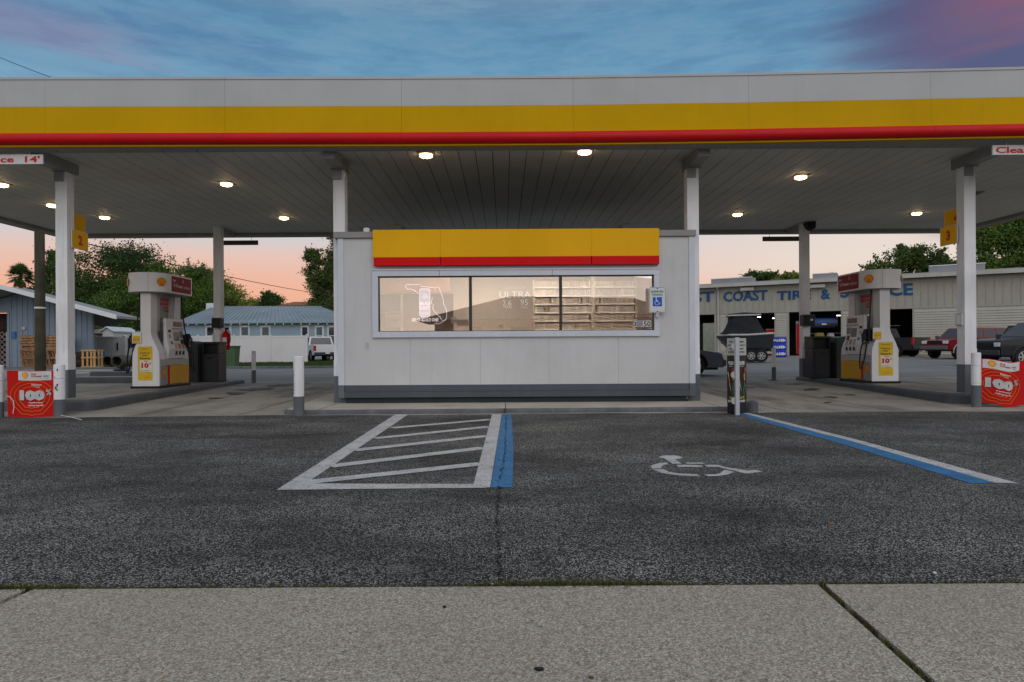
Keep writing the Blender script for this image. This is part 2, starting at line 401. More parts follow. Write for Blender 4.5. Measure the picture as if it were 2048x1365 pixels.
# concrete apron under the canopy
grid('concrete_apron', -17, 19, 10.3, 20.6, -.006, CONC, .75)
grid('rear_road', -60, 60, 20.55, 33.5, -.012, ROAD, 1.2)
grid('workshop_yard', -4, 60, 33.4, 60, -.014, ROAD, 1.2)
grid('rear_pavement', -60, -4.0, 33.4, 34.9, .03, CONC, 1.2)
grid('yard_paving', -60, -17.0, 21.5, 46, .005, CONC, 1.2)
# pavement slabs in the foreground: joints run away from the camera
def joint_x(u0, v0, u1, v1): return onz(u0, v0, .01), onz(u1, v1, .01)
ja, jb = joint_x(1645, 1172, 1862, 1365)
d = (jb - ja)
def slab(name, xl0, xr0, xl1, xr1):   # far edge x at y=2.96, near edge x at y=-3
    bb = MB(); yf, yn = 2.965, -3.0
    bb.prism([(xl1, yn), (xr1, yn), (xr0, yf), (xl0, yf)], 'xy', -.05, .012)
    return tag(bb.build(name, AGG, bevel=.008), kind='structure')
kx = d.x/d.y
fx = lambda y, base: base + (y-2.96)*kx
b1 = ja.x; lj = onz(20, 1200, .01); l1 = lj.x
pitch = b1 - l1
for i in range(-3, 4):
    xa, xb = l1 + i*pitch, l1 + (i+1)*pitch
    g = .017
    slab('sidewalk_slab', xa+g, xb-g, fx(-3, xa)+g, fx(-3, xb)-g)
tag(MB().box(-30, 30, -3, 2.99, -.09, -.018).build('joint_bed', mat('joint_soil', (.035,.035,.018), .95, .3, 12, bump=.6, bscale=90)), kind='structure')
grid('street_behind', -60, 60, -12, -3.0, -.02, ROAD, 3)

# moss and short grass in the joint between pavement and asphalt
rng = np.random.default_rng(3)
def blades(name, pts, h, m, label, n_per=1):
    vs = []; fs = []
    for (x, y, z, s) in pts:
        a = rng.uniform(0, 2*math.pi); hh = h*s*rng.uniform(.4, 1.2); w = .0035*rng.uniform(.6, 1.5)
        lx, ly = math.cos(a), math.sin(a); k = len(vs); t = rng.uniform(.2, 1.1)
        vs += [(x-lx*w, y-ly*w, z), (x+lx*w, y+ly*w, z), (x - ly*hh*t, y + lx*hh*t, z+hh)]
        fs.append((k, k+1, k+2))
    bb = MB(); bb.add(vs, fs); return tag(bb.build(name, m), label, 'grass', kind='stuff')
MOSS = mat('moss', (.085,.095,.02), .9, .3, 9, c2=(.06,.048,.022,1))
pts = []
for i in range(15000):
    x = rng.uniform(-3.2, 3.2); dens = .35 + .65*max(0, math.sin(x*2.1+1)+math.sin(x*5.3)*.6+.3)
    if rng.random() < dens: pts.append((x, 2.985 + rng.normal(0, .017) , -.002, .6+.6*dens))
blades('kerb_grass', pts, .022, MOSS, 'thin line of moss and grass between the asphalt and the pavement')
pts = []
for i in range(12000):
    t = rng.uniform(-.1, 1.6); x = ja.x + d.x*t; y = ja.y + d.y*t
    if y < 2.97 and math.sin(t*17)+math.sin(t*41)*.7 + .9 > rng.uniform(0, 2): pts.append((x+rng.normal(0, .010), y, -.014, 1.2))
blades('joint_moss', pts, .02, MOSS, 'moss growing in the diagonal pavement joint at lower right')

# ------------------------------------------------------------------ painted markings
def ribbon(bb, p, q, w, z, m=0, n=1):
    p, q = Vector(p), Vector(q); dd = (q-p); dd.z = 0; dd.normalize(); nn = Vector((-dd.y, dd.x, 0))*w/2
    bb.poly([(p-nn)[:2]+(z,), (q-nn)[:2]+(z,), (q+nn)[:2]+(z,), (p+nn)[:2]+(z,)][::1], m)
def gpoly(bb, pix, z, m=0): bb.poly([tuple(onz(u, v, z)) for u, v in pix], m)
Z1 = .004
b = MB()
gpoly(b, [(553,980),(611,967.5),(817,829),(791,829)], Z1); 
gpoly(b, [(980,975.5),(1003.5,829),(984,829),(947,968.5)], Z1)
gpoly(b, [(553.5,980),(976,975.6),(947.3,968.3),(612,967.3)], Z1+.0012)
for a, c, w in (((784,857),(982,840),.16), ((750,878),(979,854.5),.16), ((708,902),(975,873),.17), ((660,934),(967,897),.17), ((606,967),(962,929),.17)):
    p, q = onz(*a), onz(*c); ribbon(b, p, q, w, Z1+.0022)
tag(b.build('aisle_marking', PW), kind='structure')
b = MB(); gpoly(b, [(981.5,975.3),(1025,975),(1027,900),(1023,829),(1004.3,829)], Z1)
tag(b.build('blue_bay_marking', PB), kind='structure')
b = MB(); gpoly(b, [(1463,826),(1481,826),(1700,882),(1988,965.5),(1942,967),(1690,890)], Z1)
tag(b.build('blue_bay_marking', PB), kind='structure')
b = MB(); gpoly(b, [(1481.6,826),(1497,826),(1712,879),(2037,967),(1989,965.5),(1701,882)], Z1)
tag(b.build('white_bay_marking', PW), kind='structure')
b = MB()
def sym(pts): gpoly(b, [(1300+x/8.533, 880+y/8.533) for x, y in pts], Z1)
sym([(155,290),(240,266),(400,264),(500,278),(556,300),(520,320),(430,330),(548,408),(385,410),(240,312),(165,308)])
sym([(40,490),(8,455),(50,425),(140,400),(280,384),(320,414),(240,425),(200,455),(196,486)])
sym([(45,500),(235,503),(320,545),(480,572),(800,588),(868,622),(600,615),(400,598),(200,565)])
sym([(915,590),(1100,588),(1190,575),(1265,515),(1340,525),(1430,550),(1330,590),(1180,615),(1000,622)])
sym([(595,388),(890,386),(945,408),(640,410)])
sym([(445,430),(600,425),(900,440),(880,462),(500,462)])
sym([(930,428),(1150,426),(1290,465),(1450,490),(1660,528),(1790,512),(1930,540),(1690,572),(1600,566),(1340,505),(1160,460),(975,460)])
tag(b.build('wheelchair_marking', PW), kind='structure')
# lines on the workshop yard
b = MB()
for (u0, v0, u1, v1) in ((1828,724,1905,723.5),(1845,731,1905,730.5),(1845,735.6,1905,735.2),(1700,725.5,1720,725)):
    p, q = onz(u0, v0, .12), onz(u1, v1, .12)
    for i in range(1): 
        p.z = q.z = 0; ribbon(b, p, q, .12, 0)
b.v = [(x, y, gz(x, y)+.012) for x, y, z in b.v]
tag(b.build('yard_marking', PW), kind='structure')
# crack running from the blue line to the pavement
b = MB(); pts = []
for i in range(150):
    t = i/149; u = 1013 - 8*t - 12*sm(.35, .6, t) + 6*sm(.7, 1, t) + rng.normal(0, 1.5 + 2*t); v = 830 + 338*t**1.5
    pts.append(onz(u, v, Z1+.003))
for i in range(len(pts)-1):
    w = rng.uniform(.003, .011)
    if rng.random() < .8: ribbon(b, pts[i], pts[i+1] + (pts[i+1]-pts[i])*.15, w, Z1+.0035)
tag(b.build('asphalt_crack', mat('crack_dark', (.012,.012,.011), .95, .3, 20)), kind='structure')
# expansion joints of the apron
b = MB()
for x in (-6.0, -4.3, 4.6, 6.3):
    for y in np.arange(10.8, 20.4, .8): ribbon(b, (x, y, 0), (x+.0, y+.8, 0), .018, 0)
for y in (14.4, 17.9): 
    for x0, x1 in ((-7, -4), (4.4, 8)): ribbon(b, (x0, y, 0), (x1, y, 0), .018, 0)
b.v = [(x, y, gz(x, y)+.004) for x, y, z in b.v]
tag(b.build('apron_joint', mat('joint_dark', (.05,.045,.04), .9)), kind='structure')
# oil stains on the apron
OIL = mat('oil_stain', (.10,.088,.075), .6, .3, 3, c2=(.045,.04,.036,1))
for k, (u, v, su, sv) in enumerate(((512,782,30,2.2),(470,789,22,1.6),(560,775,26,1.4),(598,790,14,1.2),(1623,781,17,1.6),(1588,772,14,1.0),(1662,794,12,1.2),(1700,790,9,.8),(1545,765,12,.9),(1500,778,10,.8),(1655,803,8,.8),(430,797,12,1.0))):
    bb = MB(); n_ = 26; ph = rng.uniform(0, 6, 4)
    out = []
    for i in range(n_):
        a = 2*math.pi*i/n_; r_ = 1 + .3*math.sin(2*a+ph[0]) + .22*math.sin(5*a+ph[1]) + .15*math.sin(9*a+ph[2]); p = onz(u+su*r_*math.cos(a), v+sv*r_*math.sin(a), gz(0, 14))
        out.append((p.x, p.y, gz(p.x, p.y)+.003))
    bb.poly(out); tag(bb.build('oil_stain', OIL), kind='structure')
# litter
def litter(name, label, cat, u, v, s, m, pts=None):
    p = onz(u, v, .013 if v > 1175 else .004); bb = MB(); k = 9
    out = [(p.x + s*math.cos(i*2*math.pi/k)*rng.uniform(.6, 1.2), p.y + s*.7*math.sin(i*2*math.pi/k)*rng.uniform(.6, 1.2)) for i in range(k)]
    bb.prism(out, 'xy', p.z, p.z+.006); return tag(bb.build(name, m), label, cat)
litter('gum_patch', 'flat black patch stuck on the pale pavement at bottom centre', 'stain', 1078, 1340, .017, BLACKT)
litter('gum_patch', 'tiny black speck on the pavement left of centre', 'stain', 889, 1215, .008, BLACKT)
litter('fallen_leaf', 'small dark leaf at the very bottom edge of the pavement', 'leaf', 1182, 1357, .008, MOSS)
litter('paper_scrap', 'small white scrap on the asphalt edge near the crack', 'litter', 984, 1170, .010, WHITET)
litter('paper_scrap', 'white strip of paper on the asphalt near the right pavement', 'litter', 1870, 1147, .010, WHITET)
litter('dry_leaf', 'orange brown dry leaf lying on the asphalt right of centre', 'leaf', 1662, 1048, .014, mat('dry_leaf', (.35,.14,.04), .8))
# ------------------------------------------------------------------ canopy
CXS = (-8.08, -3.0, 3.47, 8.53)
CL, CR, CFY, CBY, CZ = -13.3, 13.9, 11.2, 20.3, 4.53
canopy = thing('fuel_canopy', 'wide flat fuel station canopy with white, yellow and red fascia on square white columns', 'canopy', (0, 0, 0))
def yf(x):  # the fascia bows slightly, as in the photograph
    return CFY - .27*max(0, (x-1.2)/7.6)**1.4*(1 if x > 1.2 else 0) - .08*max(0, (-1.7-x)/7)*(1 if x < -1.7 else 0) if abs(x) < 9.5 else (CFY-.31 if x > 0 else CFY-.09)
joints = [CL+.0, -10.53, -7.6, -4.63, -1.69, 1.18, 4.09, 7.04, 9.98, CR]
for i in range(len(joints)-1):
    xa, xb = joints[i]+.0015, joints[i+1]-.0015; ya, yb = yf(xa), yf(xb)
    def slabp(bb, z0, z1, o, th, m):
        bb.add([(xa,ya+o,z0),(xb,yb+o,z0),(xb,yb+o+th,z0),(xa,ya+o+th,z0),(xa,ya+o,z1),(xb,yb+o,z1),(xb,yb+o+th,z1),(xa,ya+o+th,z1)],
               [(0,3,2,1),(4,5,6,7),(0,1,5,4),(1,2,6,5),(2,3,7,6),(3,0,4,7)], m)
    bb = MB(); slabp(bb, 5.112, 5.58, 0, .05, 0); slabp(bb, 5.56, 5.60, -.012, .075, 0); bb.build('white_fascia', FASW, canopy)
    bb = MB(); slabp(bb, 4.63, 5.108, -.006, .05, 0); slabp(bb, 4.445, 4.475, -.01, .06, 0); bb.build('yellow_fascia', YEL, canopy)
    bb = MB(); n = 12; r = .098; zc = 4.568; pr = [(-math.sin(math.pi*k/n)*.11, zc + math.cos(math.pi*k/n)*r) for k in range(n+1)]
    vs = [(xa, ya+p[0]-.004, p[1]) for p in pr] + [(xb, yb+p[0]-.004, p[1]) for p in pr]
    bb.add(vs, [(k, k+1, n+1+k+1, n+1+k) for k in range(n)] + [tuple(range(n, -1, -1)), tuple(range(n+1, 2*n+2))])
    bb.build('red_bullnose', RED, canopy)
# back and side fascia
def plain_fascia(bb_axis, p, x0, x1, out):
    for nm, z0, z1, mm, t in (('white_fascia', 5.112, 5.59, FASW, .05), ('yellow_fascia', 4.63, 5.108, YEL, .054), ('red_bullnose', 4.475, 4.63, RED, .10), ('yellow_fascia', 4.445, 4.475, YEL, .055)):
        bb = MB(); a, c = (p, p+t*out) if out > 0 else (p+t*out, p)
        if bb_axis == 'y': bb.box(x0, x1, a, c, z0+.001, z1-.001)
        else: bb.box(a, c, x0, x1, z0+.001, z1-.001)
        bb.build(nm, mm, canopy)
plain_fascia('y', CBY, CL, CR, 1)
plain_fascia('x', CL, CFY, CBY, -1); plain_fascia('x', CR, CFY-.2, CBY, 1)
# soffit lip all round (lower) with the inner upstand
bb = MB()
for i in range(len(joints)-1):
    xa, xb = joints[i], joints[i+1]; ya, yb = yf(xa+.001 if i else xa)+.045, yf(xb-.001)+.045
    bb.add([(xa,ya,4.452),(xb,yb,4.452),(xb,11.52,4.452),(xa,11.52,4.452),(xa,ya,4.47),(xb,yb,4.47),(xb,11.52,4.47),(xa,11.52,4.47)],
               [(0,3,2,1),(4,5,6,7),(0,1,5,4),(1,2,6,5),(2,3,7,6),(3,0,4,7)])
bb.box(CL, CR, 11.50, 11.515, 4.472, CZ)
bb.box(CL, CR, CBY-.30, CBY-.01, 4.452, 4.47); bb.box(CL, CR, CBY-.31, CBY-.30, 4.44, CZ+.02)
bb.box(CL+.003, CL+.3, 11.53, CBY-.32, 4.452, 4.47); bb.box(CL+.3, CL+.31, 11.53, CBY-.32, 4.44, CZ); bb.box(CR-.3, CR-.003, 11.53, CBY-.32, 4.452, 4.47); bb.box(CR-.31, CR-.3, 11.53, CBY-.32, 4.44, CZ)
for x in np.arange(CL+.3, CR, .6): bb.cyl((x, 11.42, 4.44), (x, 11.42, 4.452), .012, n=6)
bb.build('soffit_lip', mat('soffit_paint', (.27,.275,.27), .5, .08, 1.5, dirt=.25, dirtc=(.14,.13,.12,1)), canopy)
# ceiling planks
bb = MB(); px = .3048; x = CL+.32
while x < CR-.32:
    bb.box(x, min(x+px-.012, CR-.32), 11.52, CBY-.32, CZ+rng.uniform(0, .002), CZ+.02, 0); x += px
bb.box(CL+.05, CR-.05, 11.3, CBY-.05, CZ+.03, CZ+.05, 1)
bb.build('ceiling', [CEIL, GROOVE], canopy)
bb = MB(); bb.box(CL, CR, 11.3, CBY, 5.40, 5.46); bb.build('roof_deck', DGREY, canopy)
# columns and cantilever beams
for i, x in enumerate(CXS):
    for j, (y, yb0, yb1) in enumerate(((12.35, 11.54, 12.6), (19.0, 18.89, CBY-.33))):
        outer = i in (0, 3); zb = .185 if outer else gz(x, y)+.05
        h = .107
        top = (4.34 if j == 0 else CZ-.002); n_ = .0
        bb = MB(); z1 = .52+zb if outer else .50+zb
        bb.box(x-h, x+h, y-h, y+h, z1, top); c = bb.build('column', COLW, canopy, bevel=.006)
        bb = MB(); bb.box(x-h-.006, x+h+.006, y-h-.006, y+h+.006, zb-.05, z1); bb.build('column_base', GREYP, c)
        bb = MB(); bb.box(x-h-.004, x+h+.004, y-h-.004, y+h+.004, z1+.001, z1+.29); bb.build('column_sleeve', COLW, c)
        if j == 0:
            bb = MB(); bb.box(x-.105, x+.105, yb0, yb1, 4.342, CZ-.002); bb.box(x-.14, x+.14, y-.16, y+.16, 4.325, 4.341)
            bb.box(x-.11, x+.05, y-.135, y-.109, 4.15, 4.32); bb.build('beam', mat('beam_paint', (.30,.30,.30), .5, .1, 2, dirt=.3), canopy)
        else:
            bb = MB(); bb.prism([(19.11, CZ-.002), (19.11, 4.36), (19.3, 4.33), (CBY-.33, 4.40), (CBY-.33, CZ-.002)], 'yz', x-.09, x+.09); bb.build('beam', _mc['beam_paint'], canopy)
# number plates on the outer front columns
def num_plate(x, y0, y1, z0, z1, txt, label, s):   # s: +1 face looks to +x
    t = thing('number_sign', label, 'sign', (x, y0, z0), 0, 'pump number signs')
    bb = MB(); bb.box(-.012, .012, 0, y1-y0, 0, z1-z0, 0); bb.build('plate', mat('plate_edge', (.55,.55,.50), .4), t, bevel=.003)
    bb = MB()
    for sg in (1, -1):
        o = (sg*.0135, (y1-y0)/2, (z1-z0)/2)
        bb.sheet([(-(y1-y0)/2+.012, -(z1-z0)/2+.012), ((y1-y0)/2-.012, -(z1-z0)/2+.012), ((y1-y0)/2-.012, (z1-z0)/2-.012), (-(y1-y0)/2+.012, (z1-z0)/2-.012)], o, (0, sg, 0), (0,0,1), 0)
        bb.text(txt, (sg*.0155, (y1-y0)/2, (z1-z0)/2), (0, sg, 0), (0,0,1), 1, h=(z1-z0)*.55, bold=.05)
    bb.build('number_face', [YELS, REDT], t)
    bb = MB(); bb.box(-.02*s-.01 if s > 0 else .0, -.0 if s > 0 else .03, .01, .05, .05, .09); bb.build('bracket', STEEL, t)
xl, xr = CXS[0]+.107, CXS[3]-.107
num_plate(xl+.03, 12.32, 12.80, 2.95, 3.29, '2', 'yellow number 2 sign on the left front canopy column', 1)
num_plate(CXS[0]-.13, 12.42, 13.15, 3.30, 3.68, '1', 'yellow number 1 sign half hidden behind the left front column', -1)
num_plate(xr-.03, 12.38, 12.86, 2.95, 3.30, '3', 'yellow number 3 sign on the right front canopy column', -1)
num_plate(CXS[3]+.13, 12.42, 13.15, 3.31, 3.68, '4', 'yellow number 4 sign half hidden behind the right front column', 1)
# clearance signs
def clearance(x0, x1, y, z0, z1, label, face=-1, xt=None):
    t = thing('clearance_sign', label, 'sign', ((x0+x1)/2, y, z0), 0, 'clearance signs under the canopy edge')
    w = x1-x0; h = z1-z0
    bb = MB(); bb.box(-w/2, w/2, 0, .03, 0, h); bb.build('board', mat('sign_board', (.62,.62,.62), .4, .05) if face < 0 else mat('sign_back', (.09,.09,.09), .6), t, bevel=.003)
    if face < 0:
        bb = MB(); bb.text("Clearance  14'", (0, -.003, h*.5), (1,0,0), (0,0,1), 0, w=w*.94, h=h*.68, bold=.03); bb.build('lettering', REDT, t)
    else:
        bb = MB(); bb.text("Clearance  14'", (0, .034, h*.5), (-1,0,0), (0,0,1), 0, w=w*.94, h=h*.68, bold=.03); bb.build('lettering', REDT, t)
    for sx in (-.35, .35):
        bb = MB(); bb.cyl((sx*w, .015, h), (sx*w, .015, 4.452-z0), .006, n=6); bb.build('hanger', STEEL, t)
clearance(-9.30, -7.74, 11.27, 4.20, 4.362, "white sign reading Clearance 14' in red hanging from the canopy edge at far left")
clearance(8.13, 9.70, 11.12, 4.215, 4.377, "white sign reading Clearance 14' in red hanging from the canopy edge at far right")
clearance(-8.7, -7.40, CBY-.1, 4.20, 4.34, 'dark back of a hanging sign beside the top of the left rear column', 1)
clearance(7.82, 9.2, CBY-.1, 4.22, 4.36, 'dark back of a hanging sign beside the top of the right rear column', 1)
# ceiling lights
LENS = emit('lamp_lens', (1.0, .74, .36), 34); LENSR = emit('lamp_rim', (1.0, .66, .30), 9)
LENSO = mat('lamp_lens_off', (.25,.25,.23), .3)
spots = [(-10.4,13.9,'cut by the left picture edge'), (-5.76,13.95,'nearer of two left of the kiosk'), (-1.37,11.95,'above the left window pane'), (1.44,11.8,'above the right window pane'),
         (6.07,13.66,'nearer of two right of the kiosk'), (-5.76,17.6,'farther of two left of the kiosk'), (-10.35,17.4,'just right of the left front column'),
         (-10.7,15.9,'just left of the left front column'), (6.12,17.5,'farther of two right of the kiosk'), (10.8,17.5,'left of the number 3 sign')]
for i, (x, y, w) in enumerate(spots + [(10.75, 15.3, 'just right of the right front column')]):
    on = i < len(spots); front = y < 12.2
    t = thing('canopy_light', ('glowing warm' if on else 'dark') + ' square lamp in the canopy ceiling, ' + w, 'lamp', (x, y, CZ), 0, 'lamps in the canopy ceiling')
    bb = MB(); bb.box(-.15, .15, -.15, .15, -.012, -.002); bb.box(-.125, .125, -.125, .125, -.020, -.012)
    for a in range(0): pass
    bb.build('housing', mat('lamp_housing', (.22,.215,.20), .5), t, bevel=.004)
    bb = MB(); bb.lathe([(.115, -.0205), (.115, -.052), (.088, -.0525)], n=20); bb.build('lens_rim', LENSR if on else LENSO, t)
    bb = MB(); bb.lathe([(.088, -.053), (.08, -.062), (.05, -.070), (.01, -.072)], n=20); bb.build('lens', LENS if on else LENSO, t, smooth=True)

# ------------------------------------------------------------------ speakers / boxes on the rear columns
def column_box(u, v0, v1, Y, w, d, name, label, cat, m, extra=None):
    p0, p1 = at(u, v1, Y), at(u, v0, Y); h = p1.z-p0.z
    t = thing(name, label, cat, (p0.x, Y, p0.z))
    bb = MB(); bb.box(-w/2, w/2, 0, d, 0, h); bb.build('case', m, t, bevel=.02)
    bb = MB(); bb.box(-w/2+.03, w/2-.03, -.012, -.001, .03, h-.03); bb.build('grille', BLACK, t, bevel=.004)
    return t, h
column_box(431.5, 636, 656, 18.62, .25, .26, 'intercom_box', 'brownish black box on the left rear canopy column', 'intercom', mat('brown_box', (.05,.04,.03), .6))
t, h = column_box(1619, 629.5, 652, 18.62, .33, .26, 'intercom_box', 'black box with a small white label on the right rear canopy column', 'intercom', DGREY)
MB().box(.02, .09, -.0165, -.013, h*.45, h*.6).build('label_plate', WHITET, t)
cam_ = thing('security_camera', 'black wedge shaped camera at the top of the right rear column', 'camera', (8.53+.05, 18.78, CZ-.24))
MB().prism([(-.13,.22),(.14,.24),(.13,.06),(.02,0),(-.08,.08)], 'xz', -.1, .1).build('camera_body', BLACK, cam_, bevel=.01)
MB().cyl((.02,-.13,.1), (.02,-.1,.1), .035).build('lens', GLASSD, cam_)
# conduits on the rear columns
tag(MB().tube([(-8.19,18.86,1.5),(-8.19,18.86,.3)], .02).tube([(-8.02,18.87,1.5),(-8.02,18.87,.3)], .02).build('conduit', COLW), 'thin pipes down the left rear canopy column', 'pipe')
bx = thing('switch_box', 'small grey box clamped to the right front column above its base', 'electrical box', (8.53-.107, 12.35, 1.42))
MB().box(-.05,-.002,-.09,.09,0,.22).build('case', LGREY, bx, bevel=.008); MB().box(-.054,-.051,-.07,.07,.02,.2).build('cover', COLW, bx)
# fire extinguisher on the left rear column
ex = thing('fire_extinguisher', 'red fire extinguisher in a case on the side of the left rear column', 'fire extinguisher', (-7.86, 18.95, 1.05))
MB().lathe([(.0,0),(.09,.0),(.105,.04),(.105,.42),(.07,.5),(.03,.53),(.03,.58)], n=16).build('cylinder', REDS, ex, smooth=True)
MB().box(-.06,.06,-.109,-.1,.12,.34).build('label_plate', WHITET, ex)
MB().box(-.03,.08,-.02,.02,.58,.62).tube([(.02,-.02,.6),(.13,-.04,.5),(.14,-.05,.2)], .012).build('valve', BLACK, ex)
MB().box(-.14,-.105,-.03,.03,.1,.14).box(-.14,-.105,-.03,.03,.4,.44).build('bracket', STEEL, ex)
# ------------------------------------------------------------------ kiosk slab
def rounded(pts, rads, n=6):
    out = []; k = len(pts)
    for i in range(k):
        p = Vector((*pts[i], 0)); a = Vector((*pts[i-1], 0)); c = Vector((*pts[(i+1) % k], 0)); r = rads[i]
        if r <= 0: out.append((p.x, p.y)); continue
        da, dc = (a-p).normalized(), (c-p).normalized(); s, e = p+da*r, p+dc*r
        for j in range(n+1):
            t = j/n; q = s*(1-t)**2 + p*2*t*(1-t) + e*t*t; out.append((q.x, q.y))
    return out
def kerbed(name, pts, z0, z1, label=None, topm=CONC, sidem=KERB, r=None):
    bb = MB(); n = len(pts)
    ins = .03
    cx = sum(p[0] for p in pts)/n; cy = sum(p[1] for p in pts)/n
    def inset(p, d):
        v = Vector((p[0]-cx, p[1]-cy)); sx = (abs(v.x)-d)/max(abs(v.x), 1e-6); sy = (abs(v.y)-d)/max(abs(v.y), 1e-6); return (cx+v.x*sx, cy+v.y*sy)
    p2 = [inset(p, .012) for p in pts]; p3 = [inset(p, .035) for p in pts]; p4 = [inset(p, .15) for p in pts]
    rings = [([(*p, z0) for p in pts]), [(*p, z1-.035) for p in pts], [(*p, z1-.010) for p in p2], [(*p, z1) for p in p3], [(*p, z1+.001) for p in p4]]
    vs = [v for rg in rings for v in rg]
    for k in range(4): 
        bb.add(rings[k]+rings[k+1], [(i, (i+1) % n, n+(i+1) % n, n+i) for i in range(n)], 0 if (k < 3 or name != 'kiosk_slab') else 1)
    bb.add(rings[4], [tuple(range(n))], 1)
    return tag(bb.build(name, [sidem, topm]), kind='structure')
SP = rounded([(-3.62, 10.86), (3.95, 11.0), (4.25, 12.9), (4.45, 17.8), (-4.05, 17.8), (-3.72, 12.5)], [.25, .35, .2, .3, .3, 0])
kerbed('kiosk_slab', SP, -.02, .07, topm=mat('slab_concrete', (.46,.42,.36), .8, .12, 1.1, dirt=.5, dirtc=(.16,.14,.115,1), bump=.15, bscale=60))
bb = MB()
for x in (-3.02, 0.02, 3.55): bb.box(x-.006, x+.006, 10.9 if x<3 else 10.99, 12.05, .0705, .0725)
bb.box(.0, .02, 10.875+.03, 10.93, 0.0, .0713)
tag(bb.build('slab_joint', _mc['joint_dark']), kind='structure')
# ------------------------------------------------------------------ kiosk building
K = thing('kiosk_building', 'white box shaped shop with one long lit window under a yellow and red band', 'shop building', (0, 0, 0))
YW = 12.1
def kx_(u): return (u-CX)/F*YW
WX0, WX1, WZ0, WZ1 = -2.262, 2.71, 1.362, 2.362
KX0, KX1 = -2.90, 3.36
# front wall around the window opening
bb = MB()
bb.box(KX0, KX1, YW, YW+.15, .40, WZ0); bb.box(KX0, KX1, YW, YW+.15, WZ1, 3.05)
bb.box(KX0, WX0, YW, YW+.15, WZ0, WZ1); bb.box(WX1, KX1, YW, YW+.15, WZ0, WZ1)
bb.build('front_wall', STUCCO, K)
bb = MB(); bb.box(KX0-.06, KX0+.06, YW+.15, 17.4, .1, 3.05); bb.box(KX1-.06, KX1+.06, YW+.15, 17.4, .1, 3.05); bb.box(KX0, KX1, 17.25, 17.4, .1, 3.05)
bb.build('side_wall', STUCCO, K)
# vertical panel seams below the window
bb = MB()
for u in (820.5, 960.5, 1098, 1237): bb.box(kx_(u)-.003, kx_(u)+.003, YW-.0015, YW+.002, .28, WZ0-.13)
bb.build('wall_seam', mat('seam', (.34,.34,.35), .7), K)
bb = MB()
for z in (1.0, .82, .64, .42): bb.cyl((kx_(899), YW-.003, z), (kx_(899), YW+.01, z), .006, n=6)
bb.build('wall_screw', STEEL, K)
# grey skirt in two steps and the dark recess
bb = MB(); bb.box(KX0+.02, KX1-.02, YW-.004, YW+.14, .285, .398); bb.box(KX0-.0, KX1-.0, YW-.012, YW+.14, .175, .283); bb.box(KX0+.02, KX1-.02, YW-.018, YW-.005, .2795, .2855)
bb.build('skirting', mat('skirt_grey', (.075,.088,.105), .5, .08, 1.5, streak=.2, dirtc=(.13,.13,.13,1)), K, bevel=.002)
bb = MB(); bb.box(KX0+.03, KX1-.06, YW+.05, YW+.14, .065, .174); bb.build('plinth', mat('plinth_dark', (.025,.03,.036), .6), K)
# corner trims
for x0, x1 in ((-2.99, -2.885), (3.345, 3.45)):
    bb = MB(); bb.box(x0, x1, YW-.02, YW+.14, .40, 3.05); bb.build('corner_trim', TRIM, K, bevel=.003)
    bb = MB(); bb.box(x0, x1, YW-.02, YW+.14, .17, .398); bb.build('corner_base', GREYP, K, bevel=.003)
# parapet cap and roof
bb = MB(); bb.box(-3.06, 3.47, YW-.05, YW+.14, 3.055, 3.165); bb.box(-3.06, -2.9, YW+.36, 17.45, 3.055, 3.165); bb.box(3.36, 3.47, YW+.8, 17.45, 3.055, 3.165)
bb.build('parapet_cap', CAPG, K, bevel=.004)
MB().box(-2.9, 3.36, YW+.15, 17.4, 2.98, 3.04).build('roof', mat('roof_felt', (.12,.12,.12), .9), K)
# sign band
for k, (u0, u1) in enumerate(((747, 881.9), (882.1, 1183.4), (1183.6, 1319.5))):
    s0, s1 = (u0-CX)/F*12.0, (u1-CX)/F*12.0
    bb = MB(); bb.box(s0, s1, 11.99, YW-.001, 2.692, 3.185, 0); bb.build('yellow_band', YELS if False else mat('yellow_band_m', (.76,.40,.005), .5, .05, .7, streak=.08, dirtc=(.4,.26,.01,1), spec=.1), K, bevel=.002)
    bb = MB(); bb.box(s0+.012, s1-.0, 11.993, YW-.001, 2.545, 2.690, 0); bb.build('red_band', mat('red_band_m', (.60,.006,.008), .5, .05, 1, spec=.1), K, bevel=.002)
# window frame
FR = MB(); FR.box(WX0-.105, WX1+.095, YW-.045, YW+.02, WZ1, WZ1+.115); FR.box(WX0-.105, WX1+.095, YW-.05, YW+.02, WZ0-.105, WZ0)
FR.box(WX0-.105, WX0, YW-.045, YW+.02, WZ0+.001, WZ1-.001); FR.box(WX1, WX1+.095, YW-.045, YW+.02, WZ0+.001, WZ1-.001)
FR.box(WX0-.105, WX1+.095, YW-.06, YW-.0451, WZ1+.10, WZ1+.125)
win = FR.build('window', TRIM, K, bevel=.003)
bb = MB()
for a, b_ in ((WX0, WX0+.018), (WX1-.022, WX1)): bb.box(a, b_, YW+.0, YW+.06, WZ0, WZ1)
bb.box(WX0, WX1, YW+.0, YW+.06, WZ1-.02, WZ1); bb.box(WX0, WX1, YW+.0, YW+.06, WZ0, WZ0+.012)
bb.build('frame', mat('bronze_frame', (.05,.045,.04), .4), win)
for u in (941.5, 1122):
    bb = MB(); bb.box(kx_(u)-.027, kx_(u)+.027, YW-.005, YW+.06, WZ0+.012, WZ1-.02); bb.build('mullion', _mc['bronze_frame'], win)
PANE = glass_mat('shop_glass', (.84,.84,.83,1), .26, 0.0)
for a, b_ in ((WX0+.018, kx_(941.5)-.027), (kx_(941.5)+.027, kx_(1122)-.027), (kx_(1122)+.027, WX1-.022)):
    MB().box(a, b_, YW+.03, YW+.036, WZ0+.012, WZ1-.02).build('pane', PANE, win)
